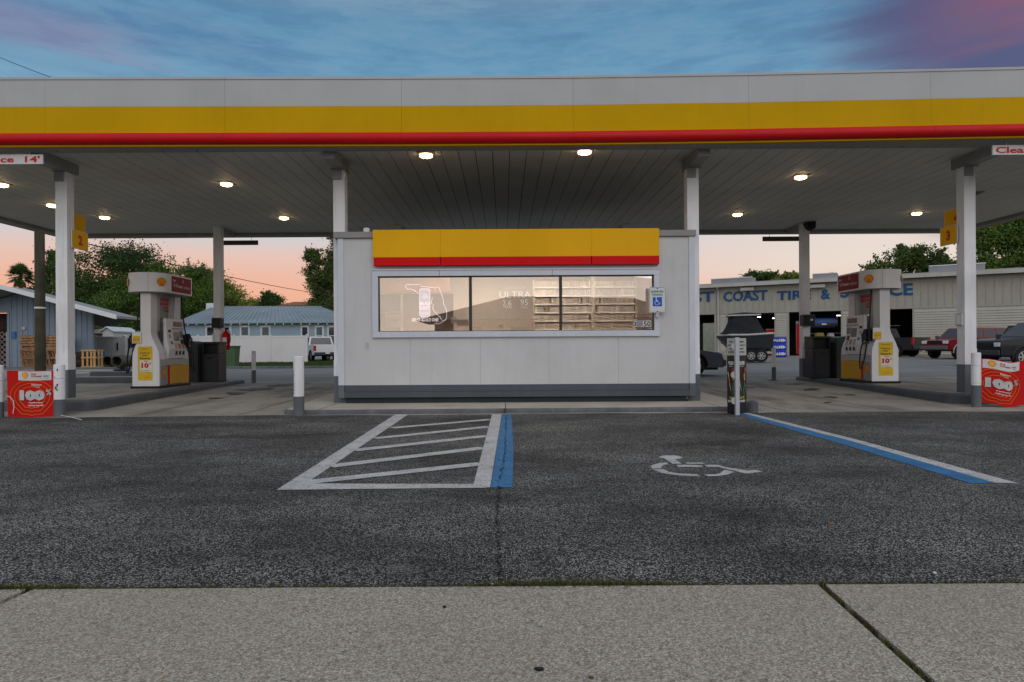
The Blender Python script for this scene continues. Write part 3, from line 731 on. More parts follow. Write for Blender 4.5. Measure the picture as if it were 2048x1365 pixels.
for u in (880, 1105): MB().box(kx_(u)-.004, kx_(u)+.004, YW-.0465, YW-.044, WZ1+.002, WZ1+.10).build('frame_joint', mat('rust', (.16,.12,.06), .8), win)
# small fittings
MB().box(kx_(730), kx_(738), YW-.004, YW, 1.05, 1.17).build('wall_plate', mat('wall_plate_m', (.46,.45,.46), .6), K)
v_ = thing('roof_vent', 'small white rounded vent standing on the kiosk roof at left', 'vent', (kx_(732.5), YW+.1, 3.165))
MB().box(-.05,.05,-.05,.05,0,.05).prism([(-.055,.05),(.055,.05),(.05,.085),(-.03,.09)], 'xz', -.05, .05).build('vent_cap', WHITE, v_, bevel=.008)
# ---- interior
INW = mat('inner_wall', (.74,.645,.58), .8, .05, 1); INC = mat('inner_ceiling', (.78,.71,.66), .8, .04, 1)
bb = MB(); bb.box(KX0+.07, KX1-.07, 16.9, 17.0, .12, 2.95, 0); bb.box(KX0+.065, KX0+.08, 12.3, 16.9, .12, 2.95, 0); bb.box(KX1-.08, KX1-.065, 12.3, 16.9, .12, 2.95, 0)
bb.box(KX0+.08, KX1-.08, 12.26, 16.9, 2.86, 2.9, 1); bb.box(KX0+.08, KX1-.08, 12.26, 16.9, .08, .12, 2)
bb.build('interior', [INW, INC, mat('inner_floor', (.40,.34,.28), .6)], K)
TL = emit('tube_light', (1.0, .90, .79), 26)
for x, y in ((-.6, 13.2), (-.5, 14.3), (-.4, 15.6), (2.0, 13.3), (.9, 13.8), (-2.0, 13.5)):
    t = thing('ceiling_light', {(-.6,13.2): 'long lit ceiling lamp behind the first mullion, nearest the glass', (-.5,14.3): 'long lit ceiling lamp behind the first mullion, middle one',
        (-.4,15.6): 'long lit ceiling lamp behind the first mullion, farthest inside', (2.0,13.3): 'lit ceiling lamp inside the right window pane', (.9,13.8): 'lit ceiling lamp inside near the second mullion', (-2.0,13.5): 'lit ceiling lamp inside the left window pane'}[(x,y)],
        'lamp', (x, y, 2.86), 0, 'lamps inside the kiosk')
    MB().box(-.66,.66,-.17,.17,-.03,-.001).build('lamp_frame', WHITE, t); MB().box(-.62,.62,-.14,.14,-.05,-.031).build('diffuser', TL, t)
# shelving rack behind the right half: shelves with packets
rk = thing('display_rack', 'tall tan display rack with rows of packets seen through the right window', 'rack', (0, 0, 0))
rx0, rx1, ry = .676, 2.87, 14.6
bb = MB(); bb.box(rx0-.03, rx0, ry, ry+.3, .2, 2.55); bb.box(rx1, rx1+.03, ry, ry+.3, .2, 2.55); bb.box(rx0, rx1, ry+.10, ry+.12, .2, 2.5); bb.box(1.90,1.98,ry-.05,ry-.03,.2,2.75)
bb.build('rack_frame', mat('rack_tan', (.55,.46,.38), .7), rk)
SHL = mat('shelf_cream', (.84,.78,.71), .5)
pk = MB(); pms = [mat('pack_%s' % n_, c, .5) for n_, c in (('tan', (.52,.43,.35)), ('rose', (.52,.42,.38)), ('cream', (.62,.53,.44)), ('brown', (.44,.38,.34)), ('white', (.72,.65,.56)))]
for k in range(8):
    z = 1.067 + k*.183
    MB().box(rx0, rx1, ry-.03, ry+.09, z, z+.028).build('shelf', SHL, rk)
    x = rx0+.01
    while x < rx1-.05:
        if rng.random() < .93: pk.box(x, x+.036, ry+.0, ry+.05, z+.023, z+.029+rng.uniform(.115, .135), int(rng.choice([0,0,1,2,3,0,2,4], 1)[0]))
        x += .045
tag(pk.build('packets', pms, rk), kind='stuff')
# counter, cartons and back shelving
c_ = thing('shop_counter', 'brown sales counter low behind the middle window pane', 'counter', (0,0,0))
MB().box(-1.9, .35, 13.6, 14.2, .12, 1.25).build('counter_body', mat('counter_brown', (.40,.31,.25), .6), c_); MB().box(-1.95, .4, 13.55, 14.25, 1.25, 1.29).build('counter_top', mat('counter_top', (.35,.27,.2), .4), c_)
for k, (u, v0, v1, w, Y, m_, lab) in enumerate(((908, 634, 646, .12, 12.9, 'cream', 'cream carton on the counter behind the left window pane'), (925, 640, 652, .22, 12.9, 'tan', 'tan box inside the window left of the first mullion'),
      (969, 648, 652, .12, 12.6, 'white', 'small white card behind the middle pane near the first mullion'), (1002, 650, 657, .08, 12.6, 'tan', 'small tan carton at the bottom of the middle pane'))):
    p, q = at(u, v1, Y), at(u, v0, Y)
    tag(MB().box(p.x-w/2, p.x+w/2, Y, Y+.1, p.z, q.z).build('carton', _mc['pack_'+m_], bevel=.004), lab, 'carton')
p_ = thing('door_post', 'pale upright post of an inner doorway behind the left pane', 'door frame', (0,0,0))
q = at(803, 600, 13.0); MB().box(q.x-.02, q.x+.02, 13.0, 13.1, .12, 2.1).build('post', SHL, p_); MB().box(q.x-1.2, q.x+1.0, 13.04, 13.07, .12, 2.12).build('door_leaf', mat('door_darkened', (.26,.21,.17), .6), p_)  # wide brown door leaf darkens this pane in place of a mirrored building
MB().box(-2.75, -1.2, 14.9, 15.0, 2.3, 2.84).build('header_beam', mat('soffit_orange', (.42,.25,.17), .7), p_)
# ---- window signs
NEON = emit('neon_white', (.95, .80, 1.0), 1.0); NEONV = emit('neon_violet', (.42, .38, .58), .45); NEONP = emit('neon_pink', (1.0, .82, .86), 1.3)
def z6(x, y, Y=12.2): return at(740+x/6.827, 530+y/6.827, Y)
ns = thing('neon_sign', 'neon outline map with a beer can and the words GRAB A COLD ONE', 'neon sign', (0,0,0))
fl = [(505,335),(483,285),(490,270),(680,272),(690,292),(880,312),(888,335),(905,305),(942,312),(972,390),(1003,480),(1003,530),(1046,620),(1046,720),(1030,755),(985,762),(955,710),(925,690),(900,655),(880,640),(850,580),(870,560),(862,540),(840,535),(835,500),(852,470),(845,440)]
MB().tube([z6(*p) for p in fl], .0055, 6).build('outline_tube', NEON, ns)
MB().tube([z6(*p) for p in ((505,335),(560,330),(610,350),(640,375),(660,395))], .0055, 6).tube([z6(*p) for p in ((1040,735),(1000,775),(960,795),(925,808),(890,800))], .005, 6).build('outline_tube', NEON, ns)
can = [(690,330),(805,330),(818,350),(818,690),(795,715),(705,715),(677,690),(677,350)]
bbc = MB().tube([z6(*p) for p in can+[can[0]]], .007, 6); bbc.build('can_tube', NEON, ns)
bb = MB(); bb.poly([tuple(z6(*p, Y=12.212)) for p in can][::-1], 0)
for t_, yy, hh in (('BUD', 530, .062), ('LIGHT', 590, .066)): bb.text(t_, z6(748, yy, 12.195), (1,0,0), (0,0,1), 1, h=hh, w=.175, bold=.05)
for yy in (650, 665, 680): bb.box(z6(700,yy).x, z6(795,yy).x, 12.205, 12.209, z6(700,yy).z-.003, z6(700,yy).z+.003, 1)
for rr in (.018, .034, .050): bb.tube([z6(748,430)+Vector((rr*math.cos(a*.785), 0, rr*math.sin(a*.785))) for a in range(9)], .003, 5, 1)
bb.build('can_face', [NEONV, NEON], ns)
bb = MB(); bb.text('GRAB A', z6(650, 752), (1,0,0), (0,0,1), 0, h=.062, w=.215, bold=.03); bb.text('COLD ONE', z6(825, 752), (1,0,0), (0,0,1), 0, h=.062, w=.29, bold=.03); bb.build('neon_letters', [NEONP], ns)
MB().tube([z6(748,330), z6(748,180)], .003, 5).tube([z6(600,272), z6(600,180)], .002, 5).build('hanging_wire', STEEL, ns)
j_ = thing('paper_poster', 'cream paper notice reading JUUL at the lower left corner of the window', 'poster', (0,0,0))
a_, b_ = z6(205,860,12.19), z6(432,640,12.19); MB().box(a_.x, b_.x, 12.19, 12.194, a_.z, b_.z).build('sheet', mat('cream_paper', (.75,.68,.52), .7), j_)
m_ = z6(318,762,12.187); mt = z6(318,665,12.187); bb = MB(); bb.text('JUUL', m_, (1,0,0), (0,0,1), 0, w=.16, h=.055, bold=0); bb.box(a_.x+.01, b_.x-.01, 12.186, 12.1895, mt.z-.018, mt.z+.018, 1); bb.build('print', [mat('grey_letters', (.28,.25,.22), .7), mat('grey_strip', (.42,.38,.34), .7)], j_)
LETGLOW = emit('glowing_lettering', (1, .93, .85), .75)  # letters glow by themselves: their brightness is set as emission
u_ = thing('window_lettering', 'white window lettering reading ULTRA 2.6 CARBS 95 CALS in the middle pane', 'window lettering', (0,0,0))
bb = MB(); Yv = YW+.045
def tx(s_, u0, u1, v0, v1, bold=.0): 
    p, q = at((u0+u1)/2, (v0+v1)/2, Yv), None; bb.text(s_, p, (1,0,0), (0,0,1), 0, w=(u1-u0)/F*Yv, h=(v1-v0)/F*Yv, bold=bold)
tx('ULTRA', 999, 1062, 583, 596); tx('2.6', 1005, 1023, 601, 612); tx('95', 1041, 1056, 599, 611); tx('CARBS', 1005, 1024, 613, 617); tx('CALS', 1042, 1055, 613, 617)
def script(pts, r=.003): bb.tube([at(u, v, Yv) for u, v in pts], r, 5)
script([(1009,578),(1012,580),(1018,573),(1020,578),(1027,572),(1027,579),(1031,574),(1034,578),(1037,574),(1040,578),(1044,574),(1047,577),(1050,574)], .0025)
bb.build('lettering', LETGLOW, u_)
s_ = thing('neon_sign', 'unlit white scribble of neon tubing in the right window pane', 'neon sign', (0,0,0)); 
def z7(x, y, Y=12.2): return at(1030+x/6.606, 530+y/6.606, Y)
bb = MB()
for P_ in (((760,245),(752,300),(750,360),(755,420),(770,440),(768,500),(785,500)), ((850,340),(870,305),(895,310),(890,340),(860,360),(850,330)), ((860,380),(862,420),(872,460),(882,530)), ((835,545),(860,562),(885,540)), ((1060,295),(1110,350),(1150,390),(1180,405),(1350,405),(1380,395),(1395,340),(1440,285))):
    bb.tube([z7(*p) for p in P_], .006, 6)
bb.build('tube', mat('tube_white', (.80,.76,.70), .4), s_)
# house number
hn = thing('house_number', 'white number plate reading 50 with taped digits, lower right of the window', 'number plate', (0,0,0))
p, q = at(1268, 655, YW+.02), at(1302, 641.5, YW+.02)
MB().box(p.x, q.x, YW+.018, YW+.024, p.z, q.z).build('plate', mat('plate_white', (.62,.62,.60), .5), hn)
bb = MB(); bb.text('3', (p.x+.022, YW+.015, (p.z+q.z)/2), (1,0,0), (0,0,1), 0, h=.085, w=.04, bold=.03); bb.text('50', (q.x-.072, YW+.015, (p.z+q.z)/2), (1,0,0), (0,0,1), 0, h=.10, w=.125, bold=.02); bb.box(p.x+.02, q.x, YW+.012, YW+.017, p.z-.012, p.z+.002, 0)
bb.build('digits', BLACKT, hn); MB().box(p.x+.045, q.x-.15, YW+.010, YW+.0135, p.z+.012, q.z-.002).build('silver_tape', mat('tape', (.30,.30,.31), .4, .2, 30), hn)
# reserved parking sign
rp = thing('parking_sign', 'white reserved parking sign with blue wheelchair symbol beside the window', 'sign', (0,0,0))
Yp = 11.99; a_, b_ = at(1298, 626, Yp), at(1331.5, 574.5, Yp); W_, H_ = b_.x-a_.x, b_.z-a_.z; c_ = Vector(((a_.x+b_.x)/2, Yp, (a_.z+b_.z)/2))
def rrect(w, h, r, n=5):
    out = []
    for cx, cy, a0 in ((w/2-r, h/2-r, 0), (-w/2+r, h/2-r, 90), (-w/2+r, -h/2+r, 180), (w/2-r, -h/2+r, 270)):
        for i in range(n+1): a = R(a0+90*i/n); out.append((cx+r*math.cos(a), cy+r*math.sin(a)))
    return out
bb = MB(); bb.prism([(c_.x+x, c_.z+z) for x, z in rrect(W_, H_, .03)], 'xz', Yp, Yp+.004); pl = bb.build('plate', mat('sign_white', (.60,.61,.64), .35, .03), rp)
bb = MB(); o_, i_ = rrect(W_-.016, H_-.016, .026), rrect(W_-.026, H_-.026, .022); n = len(o_)
bb.add([(c_.x+x, Yp-.002, c_.z+z) for x, z in o_+i_], [(k, (k+1) % n, n+(k+1) % n, n+k) for k in range(n)], 0)
for dz in (.205, -.205): bb.cyl((c_.x, Yp-.006, c_.z+dz), (c_.x, Yp, c_.z+dz), .010, m=0)
bb.text('RESERVED', (c_.x, Yp-.002, c_.z+.148), (1,0,0), (0,0,1), 1, w=.225, h=.042, bold=.03); bb.text('PARKING', (c_.x, Yp-.002, c_.z+.092), (1,0,0), (0,0,1), 1, w=.19, h=.038, bold=.03)
bb.box(c_.x-.082, c_.x+.082, Yp-.003, Yp-.001, c_.z-.115, c_.z+.05, 2)
z0 = c_.z-.03; f_ = lambda x, z: (c_.x+x, Yp-.006, z0+z)
bb.tube([f_(-.022,.058), f_(-.018,.02), f_(-.016,-.004), f_(.022,-.006), f_(.034,-.045), f_(.055,-.04)], .006, 6, 3)
bb.tube([f_(-.022+.0,.02), f_(-.042,.0), f_(-.048,-.03), f_(-.03,-.058), f_(0,-.062), f_(.024,-.045)], .005, 6, 3); bb.cyl(f_(-.022,.064), (c_.x-.022, Yp-.003, z0+.064), .012, n=10, m=3); bb.tube([f_(-.017,.018), f_(.012,.016)], .005, 6, 3)
bb.build('face_print', [BLACKT, GREENT, BLUEP, WHITET], rp)
MB().box(c_.x-.02, c_.x+.03, Yp+.005, YW-.046, c_.z+.08, c_.z+.12).box(c_.x-.02, c_.x+.03, Yp+.005, YW-.051, c_.z-.31, c_.z-.15).build('bracket', mat('bracket_grey', (.5,.49,.5), .5), rp)
# ------------------------------------------------------------------ islands
IL = rounded([(-8.95, 11.7), (-7.2, 11.7), (-7.45, 19.3), (-9.0, 19.3)], [.35, .35, .1, .1])
IR = rounded([(8.02, 12.0), (9.75, 12.0), (9.85, 19.4), (8.42, 19.4)], [.35, .35, .1, .1])
IKERB = ground_mat('island_kerb', 'kerb'); 
IK = mat('kerb_grey', (.085,.095,.105), .5, .12, 2, dirt=.25, dirtc=(.2,.19,.18,1), bump=.12, bscale=15)
kerbed('pump_island', IL, -.02, .185, sidem=IK); kerbed('pump_island', IR, -.02, .185, sidem=IK)
kerbed('pump_island', rounded([(-14.5, 19.6), (-10.6, 19.6), (-10.6, 20.5), (-14.5, 20.5)], [.3,.1,.1,.3]), .0, .26, sidem=IK)
pad = [(-14.6, 23.6), (-13.2, 23.6), (-13.2, 25.0), (-14.6, 25.0)]
kerbed('tank_pad', pad, .05, .30, sidem=IK)
tc_ = thing('tank_cap', 'dark round tank cap on the low grey pad behind the left pump', 'tank cap', (-13.8, 24.2, .301))
MB().lathe([(.0,0),(.28,0),(.28,.05),(.1,.07),(.1,.16),(.0,.16)], n=16).build('cap', BLACK, tc_); MB().tube([(-.2,0,.1),(0,0,.2),(.2,0,.1)], .02).build('handle', BLACK, tc_)
# ------------------------------------------------------------------ shell emblem
def scallop(n_l=7, sc=1.0):
    out = []
    a0, a1 = R(205), R(-25)
    for i in range(n_l):
        for j in range(5):
            t = (i + j/5)/n_l; a = a0 + (a1-a0)*t; rr = 1 + .055*math.sin(math.pi*j/5)
            out.append((rr*math.cos(a)*.52*sc, (.06+rr*math.sin(a)*.46)*sc))
    a = a1; out.append((math.cos(a)*.52*sc, (.06+math.sin(a)*.46)*sc))
    out += [(.30*sc, -.34*sc), (.27*sc, -.46*sc), (-.27*sc, -.46*sc), (-.30*sc, -.34*sc)]
    return out
def emblem(bb, o, right, up, size, mr_, my):
    bb.sheet(scallop()[::-1], o, right, up, mr_, size, .001)
    bb.sheet(scallop(sc=.86)[::-1], o, right, up, my, size, .0025)
    o2, r_, u_ = Vector(o), Vector(right).normalized(), Vector(up).normalized(); nn = r_.cross(u_)
    for k in range(-3, 4):
        a = R(90 - k*26); e = (math.cos(a)*.40, .06+math.sin(a)*.34); s_ = (k*.028, -.34); d_ = Vector((e[0]-s_[0], e[1]-s_[1], 0)).normalized(); w = .016
        q = [(s_[0]-d_.y*w, s_[1]+d_.x*w), (e[0]-d_.y*w, e[1]+d_.x*w), (e[0]+d_.y*w, e[1]-d_.x*w), (s_[0]+d_.y*w, s_[1]-d_.x*w)]
        bb.sheet(q, o2, r_, u_, mr_, size, .004)
EMBY = mat('emblem_yellow', (.85,.42,.015), .4); EMBR = mat('emblem_red', (.60,.03,.02), .4)
GREYSIDE = mat('pump_grey', (.28,.28,.28), .45, .05, 3)
# ------------------------------------------------------------------ fuel pumps
def bezier(pts, n=20):
    out = []
    for i in range(n+1):
        t = i/n; p = [Vector(q) for q in pts]
        while len(p) > 1: p = [p[j]*(1-t)+p[j+1]*t for j in range(len(p)-1)]
        out.append(p[0])
    return out
def nozzle(parent, s, y, x=.33, z=1.0):
    nz = MB()
    nz.prism([(y-.04, z-.10),(y+.05,z-.10),(y+.06,z+.22),(y-.02,z+.24)], 'yz', s*(x-.03) if s > 0 else -x-.06, s*(x-.03)+.09 if s > 0 else -x+.03, 0)
    nz.tube([(s*(x+.05), y, z+.20), (s*(x+.12), y-.01, z+.10), (s*(x+.11), y-.02, z-.10)], .022, 8, 0)
    nz.tube([(s*(x+.02), y+.0, z+.02), (s*(x+.10), y-.01, z-.12)], .013, 6, 1)
    nz.tube([(s*(x+.07), y-.05, z+.18), (s*(x+.05), y-.07, z), (s*(x+.09), y-.03, z-.12)], .011, 6, 0)
    return nz.build('nozzle', [BLACK, STEEL], parent)
def pump(name, label, X, Y, s, zb, noz):
    """s=+1: the side seen looks to +x. noz: 'far' or 'near' end for the visible nozzle; the hidden side has the other."""
    P = thing(name, label, 'fuel pump', (X, Y, zb), 0, 'fuel pumps under the canopy')
    MB().box(-.34,.34,-.73,.73,.0,.05).build('base_plate', BLACK, P, bevel=.006)
    prof = [(.305,.051),(.305,.66),(.295,.80),(.25,.93),(.19,1.05),(.135,1.17),(.115,1.26),(.115,2.18)]
    poly = prof + [(-x, z) for x, z in prof[::-1]]
    for a, b_, nm in ((-.70, -.42, 'near'), (.42, .70, 'far')):
        MB().prism(poly, 'xz', a, b_).build('end_panel', PUMPW, P, bevel=.018)
    # inner uprights (deeper, set back), ribbed
    for a, b_ in ((-.419, -.25), (.25, .419)):
        bb = MB(); bb.box(-.10,.10,a,b_,1.3,2.18); bb.box(-.08,.08,a+(.17 if a < 0 else -.03),b_+(.03 if a < 0 else -.17)+.0,1.3,2.17); bb.build('upright', LGREY, P, bevel=.01)
    # lower cabinet with coloured doors
    MB().box(-.285,.285,-.415,.415,.051,.66).build('cabinet', GREYSIDE, P)
    for q in (1, -1):
        bb = MB(); xs = sorted((q*.286, q*.306))
        near = -.42; 
        bb.box(*xs, -.68, .68, .515, .655, 0)
        bb.build('upper_trim', LGREY, P, bevel=.004)
        xs = sorted((q*.3062, q*.322))
        bb = MB(); bb.box(*xs, -.68, -.36, .08, .51, 0); bb.cyl((q*.322, -.42, .585), (q*.328, -.42, .585), .012, n=8, m=0); emblem(bb, (q*.3225, -.52, .33), (0, q, 0), (0,0,1), .20, 1, 2); bb.build('door_panel', [GREYSIDE, EMBR, EMBY], P)
        MB().box(*xs, -.358, -.26, .08, .51).build('red_strip', REDS, P)
        MB().box(*xs, -.258, .68, .08, .51).build('yellow_door', mat('pump_yellow', (.62,.33,.012), .4, .05, 2), P)
        # display head
        hp = [(.20,.665),(.31,.665),(.335,.90),(.29,1.05),(.27,1.22),(.26,1.60),(.20,1.60)]
        bb = MB(); bb.prism([(q*x, z) for x, z in hp], 'xz', -.30, .52, 0)
        head = bb.build('display_head', PUMPW if q == s else LGREY, P, bevel=.008)
        def face(y0, y1, z0, z1, m, nm, o=.004, extra=None):   # panel lying on the face of the head
            def X_(z):
                for (xa, za), (xb, zb_) in zip(hp[1:-1], hp[2:]):
                    if za <= z <= zb_: return xa+(xb-xa)*(z-za)/(zb_-za)
                return .26
            b2 = MB(); a_, c_ = X_(z0)+o, X_(z1)+o
            vs = [(q*a_, y0, z0), (q*a_, y1, z0), (q*c_, y1, z1), (q*c_, y0, z1)]; vb = [(x-q*.012, y, z) for x, y, z in vs]
            b2.add(vs+vb, [(0,1,2,3),(4,7,6,5),(0,4,5,1),(1,5,6,2),(2,6,7,3),(3,7,4,0)], 0)
            if extra: extra(b2, a_, c_)
            return b2.build(nm, m, head)
        face(.02, .46, 1.42, 1.54, _mc.get('lcd', None) or mat('lcd', (.12,.12,.12), .3), 'price_display')
        face(-.04, .5, 1.36, 1.385, GREYSIDE, 'ledge', .02)
        face(.02, .27, 1.08, 1.30, SCREEN, 'screen')
        face(.31, .46, 1.16, 1.32, mat('reader', (.20,.20,.21), .5), 'card_reader', .01)
        face(.33, .44, .98, 1.12, DGREY, 'keypad', .006)
        face(-.22, -.10, 1.28, 1.34, BLACK, 'receipt_slot'); face(-.20, -.12, 1.15, 1.23, GREYSIDE, 'badge'); face(-.15, -.06, 1.0, 1.07, BLUEP, 'badge')
        for k, (cm) in enumerate(((.55,.30,.12), (.42,.12,.08), (.45,.32,.10))):
            y0 = -.02+k*.17
            face(y0, y0+.13, .74, 1.03, mat('grade_panel', (.50,.45,.33), .4), 'grade_button', .006)
            face(y0+.02, y0+.11, .90, 1.01, mat('grade_%d' % k, cm, .4), 'grade_label', .011); face(y0+.03, y0+.10, .76, .84, BLACK, 'grade_knob', .012)
    # little posters between the uprights
    bb = MB(); xs = sorted((s*.04, s*.055)); f = s*.0565
    bb.box(*xs, -.24,.24,1.62,2.10,0); bb.sheet([(-.23,.06),(.23,.06),(.23,.23),(-.23,.23)], (f,0,1.86), (0,s,0), (0,0,1), 1)
    bb.sheet([(.0,-.09),(.20,-.09),(.20,.04),(.0,.04)], (f,0,1.86), (0,s,0), (0,0,1), 1, 1, .001); bb.text('FUEL REWARDS', (f+s*.002,0,2.0), (0,s,0), (0,0,1), 2, w=.36, h=.035, bold=.02); bb.text('SAVE', (f+s*.003,s*.1,1.83), (0,s,0), (0,0,1), 2, w=.12, h=.04, bold=.02)
    bb.build('poster', [mat('poster_grey', (.30,.31,.31), .5), mat('poster_red', (.42,.03,.03), .4), mat('poster_pink', (.6,.35,.3), .5)], P)
    # header
    hw = .45
    plan = [(hw,-.50),(hw,.55)] + [(hw*math.cos(a), .55+.28*math.sin(a)) for a in np.linspace(0, math.pi, 13)[1:-1]] + [(-hw,.55),(-hw,-.50)] + [(-hw*math.cos(a), -.50-.40*math.sin(a)) for a in np.linspace(0, math.pi, 17)[1:-1]]
    bb = MB(); bb.prism(plan, 'xy', 2.18, 2.61, 0); H = bb.build('header', PUMPW, P, bevel=.008)
    bb = MB(); bb.prism([(x*.9, y*.9) for x, y in plan], 'xy', 2.165, 2.18, 0); bb.build('header_soffit', GREYSIDE, H)
    for q in (1, -1):
        bb = MB(); x_ = q*(hw+.001); ww, hh = .96, .36
        bb.sheet([(-ww/2,-hh/2),(ww/2,-hh/2),(ww/2,hh/2),(-ww/2,hh/2)], (x_, .06, 2.395), (0,q,0), (0,0,1), 0, 1, .002)
        o_ = lambda a, b__: (x_+q*.005, .06+q*a, 2.395+b__)
        bb.text('Shell', o_(-.36, .085), (0,q,0), (0,0,1), 1, h=.06, bold=.03); bb.text('V-Power', o_(-.17, -.03), (0,q,0), (0,0,1), 1, h=.085, w=.46, bold=.03); bb.text('NITRO+', o_(.26, -.05), (0,q,0), (0,0,1), 1, h=.055, w=.32, bold=.02)
        bb.tube([(x_+q*.005, .06+q*.06+.03*math.cos(a)*.8, 2.395+.10+.04*math.sin(a)) for a in np.linspace(0, 2*math.pi, 9)], .006, 5, 1)
        bb.build('brand_panel', [CRIM, mat('pink_letters', (.62,.50,.50), .4)], H)
        a = R(34); px_, py_ = q*hw*math.cos(a), -.50-.40*math.sin(a); nrm = Vector((q*math.cos(a)/hw, -math.sin(a)/.40, 0)).normalized(); rt = Vector((-nrm.y, nrm.x, 0)); 
        bb = MB(); emblem(bb, Vector((px_, py_, 2.395))+nrm*.012, rt, (0,0,1), .19, 0, 1); bb.build('emblem', [EMBR, EMBY], H)
    for a in (R(70), R(140)): bb = MB(); bb.cyl((hw*math.cos(a)*s, -.50-.40*math.sin(a)-.001, 2.185), (hw*math.cos(a)*s, -.50-.40*math.sin(a)-.001, 2.605), .003, n=6); bb.build('seam', GREYSIDE, H)
    # poster on the near end
    yq = -.7015; cx_ = -.015*s; bb = MB()
    bb.sheet([(-.165,-.385),(.165,-.385),(.165,.385),(-.165,.385)], (cx_, yq, .565), (1,0,0), (0,0,1), 0, 1, .001)
    bb.sheet([(-.12,-.20),(.16,-.20),(.16,.08),(-.12,.08)], (cx_, yq, .565), (1,0,0), (0,0,1), 3, 1, .002)
    def tt(t_, x, z, h, w, m, b_=.02): bb.text(t_, (cx_+x, yq-.004, z), (1,0,0), (0,0,1), m, h=h, w=w, bold=b_)
    tt('Level up', 0, .80, .05, .21, 1); tt('your', .0, .74, .045, .12, 1); tt('Rewards', 0, .68, .05, .23, 1, .04); tt('Save', .02, .62, .035, .10, 1); tt('10', .0, .52, .12, .17, 2, .06); tt('\u00a2', .115, .56, .06, .035, 2, .03); tt('per gallon', .0, .40, .025, .20, 1); tt('on your next fill', .0, .365, .02, .2, 1)
    tt('Terms apply', .03, .25, .02, .15, 2, .0); tt('Fuel Rewards', .0, .895, .022, .18, 1)
    bb.build('promo_poster', [mat('poster_yellow', (.72,.47,.02), .45), mat('brown_letters', (.16,.08,.01), .5), REDT, mat('poster_white', (.70,.68,.55), .5)], P)
    # small yellow notice box at the end, hoses and nozzles
    sd = -1 if s > 0 else -1
    for q, yy in ((s, .56 if noz == 'far' else -.56), (-s, -.56 if noz == 'far' else .56)):
        bb = MB(); x0, x1 = sorted((q*.25, q*.36)); bb.box(x0, x1, yy-.09, yy+.09, .98, 1.24, 0); bb.build('nozzle_boot', BLACK, P, bevel=.015)
        n_ = nozzle(P, q, yy, .34, 1.02)
        pts = [(q*.20, yy*.92, 2.165), (q*.23, yy*.93, 1.8), (q*.24, yy*.95, 1.4)]
        hose = bezier([(q*.22, yy*.95, 2.165), (q*.24, yy*.95, 1.6), (q*.30, yy*1.05, 1.2), (q*.46, yy*1.1, .1-.3), (q*.62, yy*1.0, .1-.2), (q*.50, yy*.95, .85), (q*.45, yy-.02, .92)], 30)
        MB().tube(hose, .017, 8).build('hose', BLACK, P, smooth=True)
    q = -1 if noz == 'far' and s > 0 else s
    bb = MB(); x0, x1 = sorted((q*.09, q*.29)); yb = -.705
    bb.box(x0, x1, yb-.03, yb, 1.02, 1.28, 0); bb.box(x0+.015, x1-.015, yb-.034, yb-.03, 1.03, 1.19, 1); bb.text('PUSH TO START', ((x0+x1)/2, yb-.036, 1.11), (1,0,0), (0,0,1), 2, w=.14, h=.02); bb.build('notice_box', [PUMPW, mat('notice_yellow', (.72,.45,.03), .5), BLACKT], P, bevel=.004)
    return P
pump('fuel_pump', 'white fuel pump with yellow door standing beside the left canopy column', -8.10, 15.85, 1, .187, 'far')
pump('fuel_pump', 'white fuel pump on the right island, hose looped over its grey panel', 8.76, 16.1, -1, .187, 'near')
# ------------------------------------------------------------------ waste bins and window washing stations
PLG = mat('bin_plastic', (.032,.035,.040), .42, .10, 4, bump=.1, bscale=60)
def waste_bin(X, Y, w, d, h, label):
    t = thing('waste_bin', label, 'waste bin', (X, Y, .187), 0, 'dark grey waste bins on the pump islands'); hw, hd = w/2, d/2
    MB().box(-hw,hw,-hd,hd,0,h*.70).build('bin_body', PLG, t, bevel=.02)
    bb = MB(); bb.box(-hw,-hw+.05,-hd,hd,h*.70+.002,h*.95).box(hw-.05,hw,-hd,hd,h*.70+.002,h*.95).box(-hw+.05,hw-.05,hd-.05,hd,h*.70+.002,h*.95); bb.prism([(-hd-.01,h*.95),(hd+.01,h*.95),(hd-.04,h),(-hd+.06,h-.005)], 'yz', -hw-.01, hw+.01); bb.build('hood', PLG, t, bevel=.012)
    MB().box(-hw+.051,hw-.051,-hd+.12,hd-.06,h*.70,h*.94).build('opening', BLACK, t)
    MB().box(-hw+.05,hw-.05,-hd-.018,-hd-.001,.06,h*.62).build('door', PLG, t, bevel=.012)
    MB().tube([(-.07,-hd-.02,h*.60),(-.03,-hd-.03,h*.585),(.03,-hd-.03,h*.585),(.07,-hd-.02,h*.60)], .01).build('handle', BLACK, t)
    return t
def wash_station(X, Y, w, d, h, label, s):
    t = thing('washing_station', label, 'service station bin', (X, Y, .187), 0, 'window washing stations on the pump islands'); hw, hd = w/2, d/2
    bb = MB(); bb.prism([(-hw,0),(hw,0),(hw,h*.86),(hw*.8,h*.97),(hw*.3,h),(-hw*.3,h),(-hw*.8,h*.97),(-hw,h*.86)], 'xz', -hd, hd); bb.build('bin_body', PLG, t, bevel=.02)
    bb = MB()
    for k in np.linspace(-hw*.8, hw*.8, 7): bb.box(k-.008, k+.008, -hd-.008, -hd-.001, .05, h*.82)
    bb.build('rib', PLG, t)
    MB().box(-s*hw*.05-.13, -s*hw*.05+.13, -hd-.012, -hd-.009, h*.38, h*.66).build('niche_shade_patch', BLACK, t)  # flat black patch: the shade of the bucket hollow is only its colour
    MB().cyl((s*hw*.2,-hd-.01,h*.73), (s*hw*.2,-hd-.06,h*.73), .05, n=12).build('towel_knob', DGREY, t)
    return t
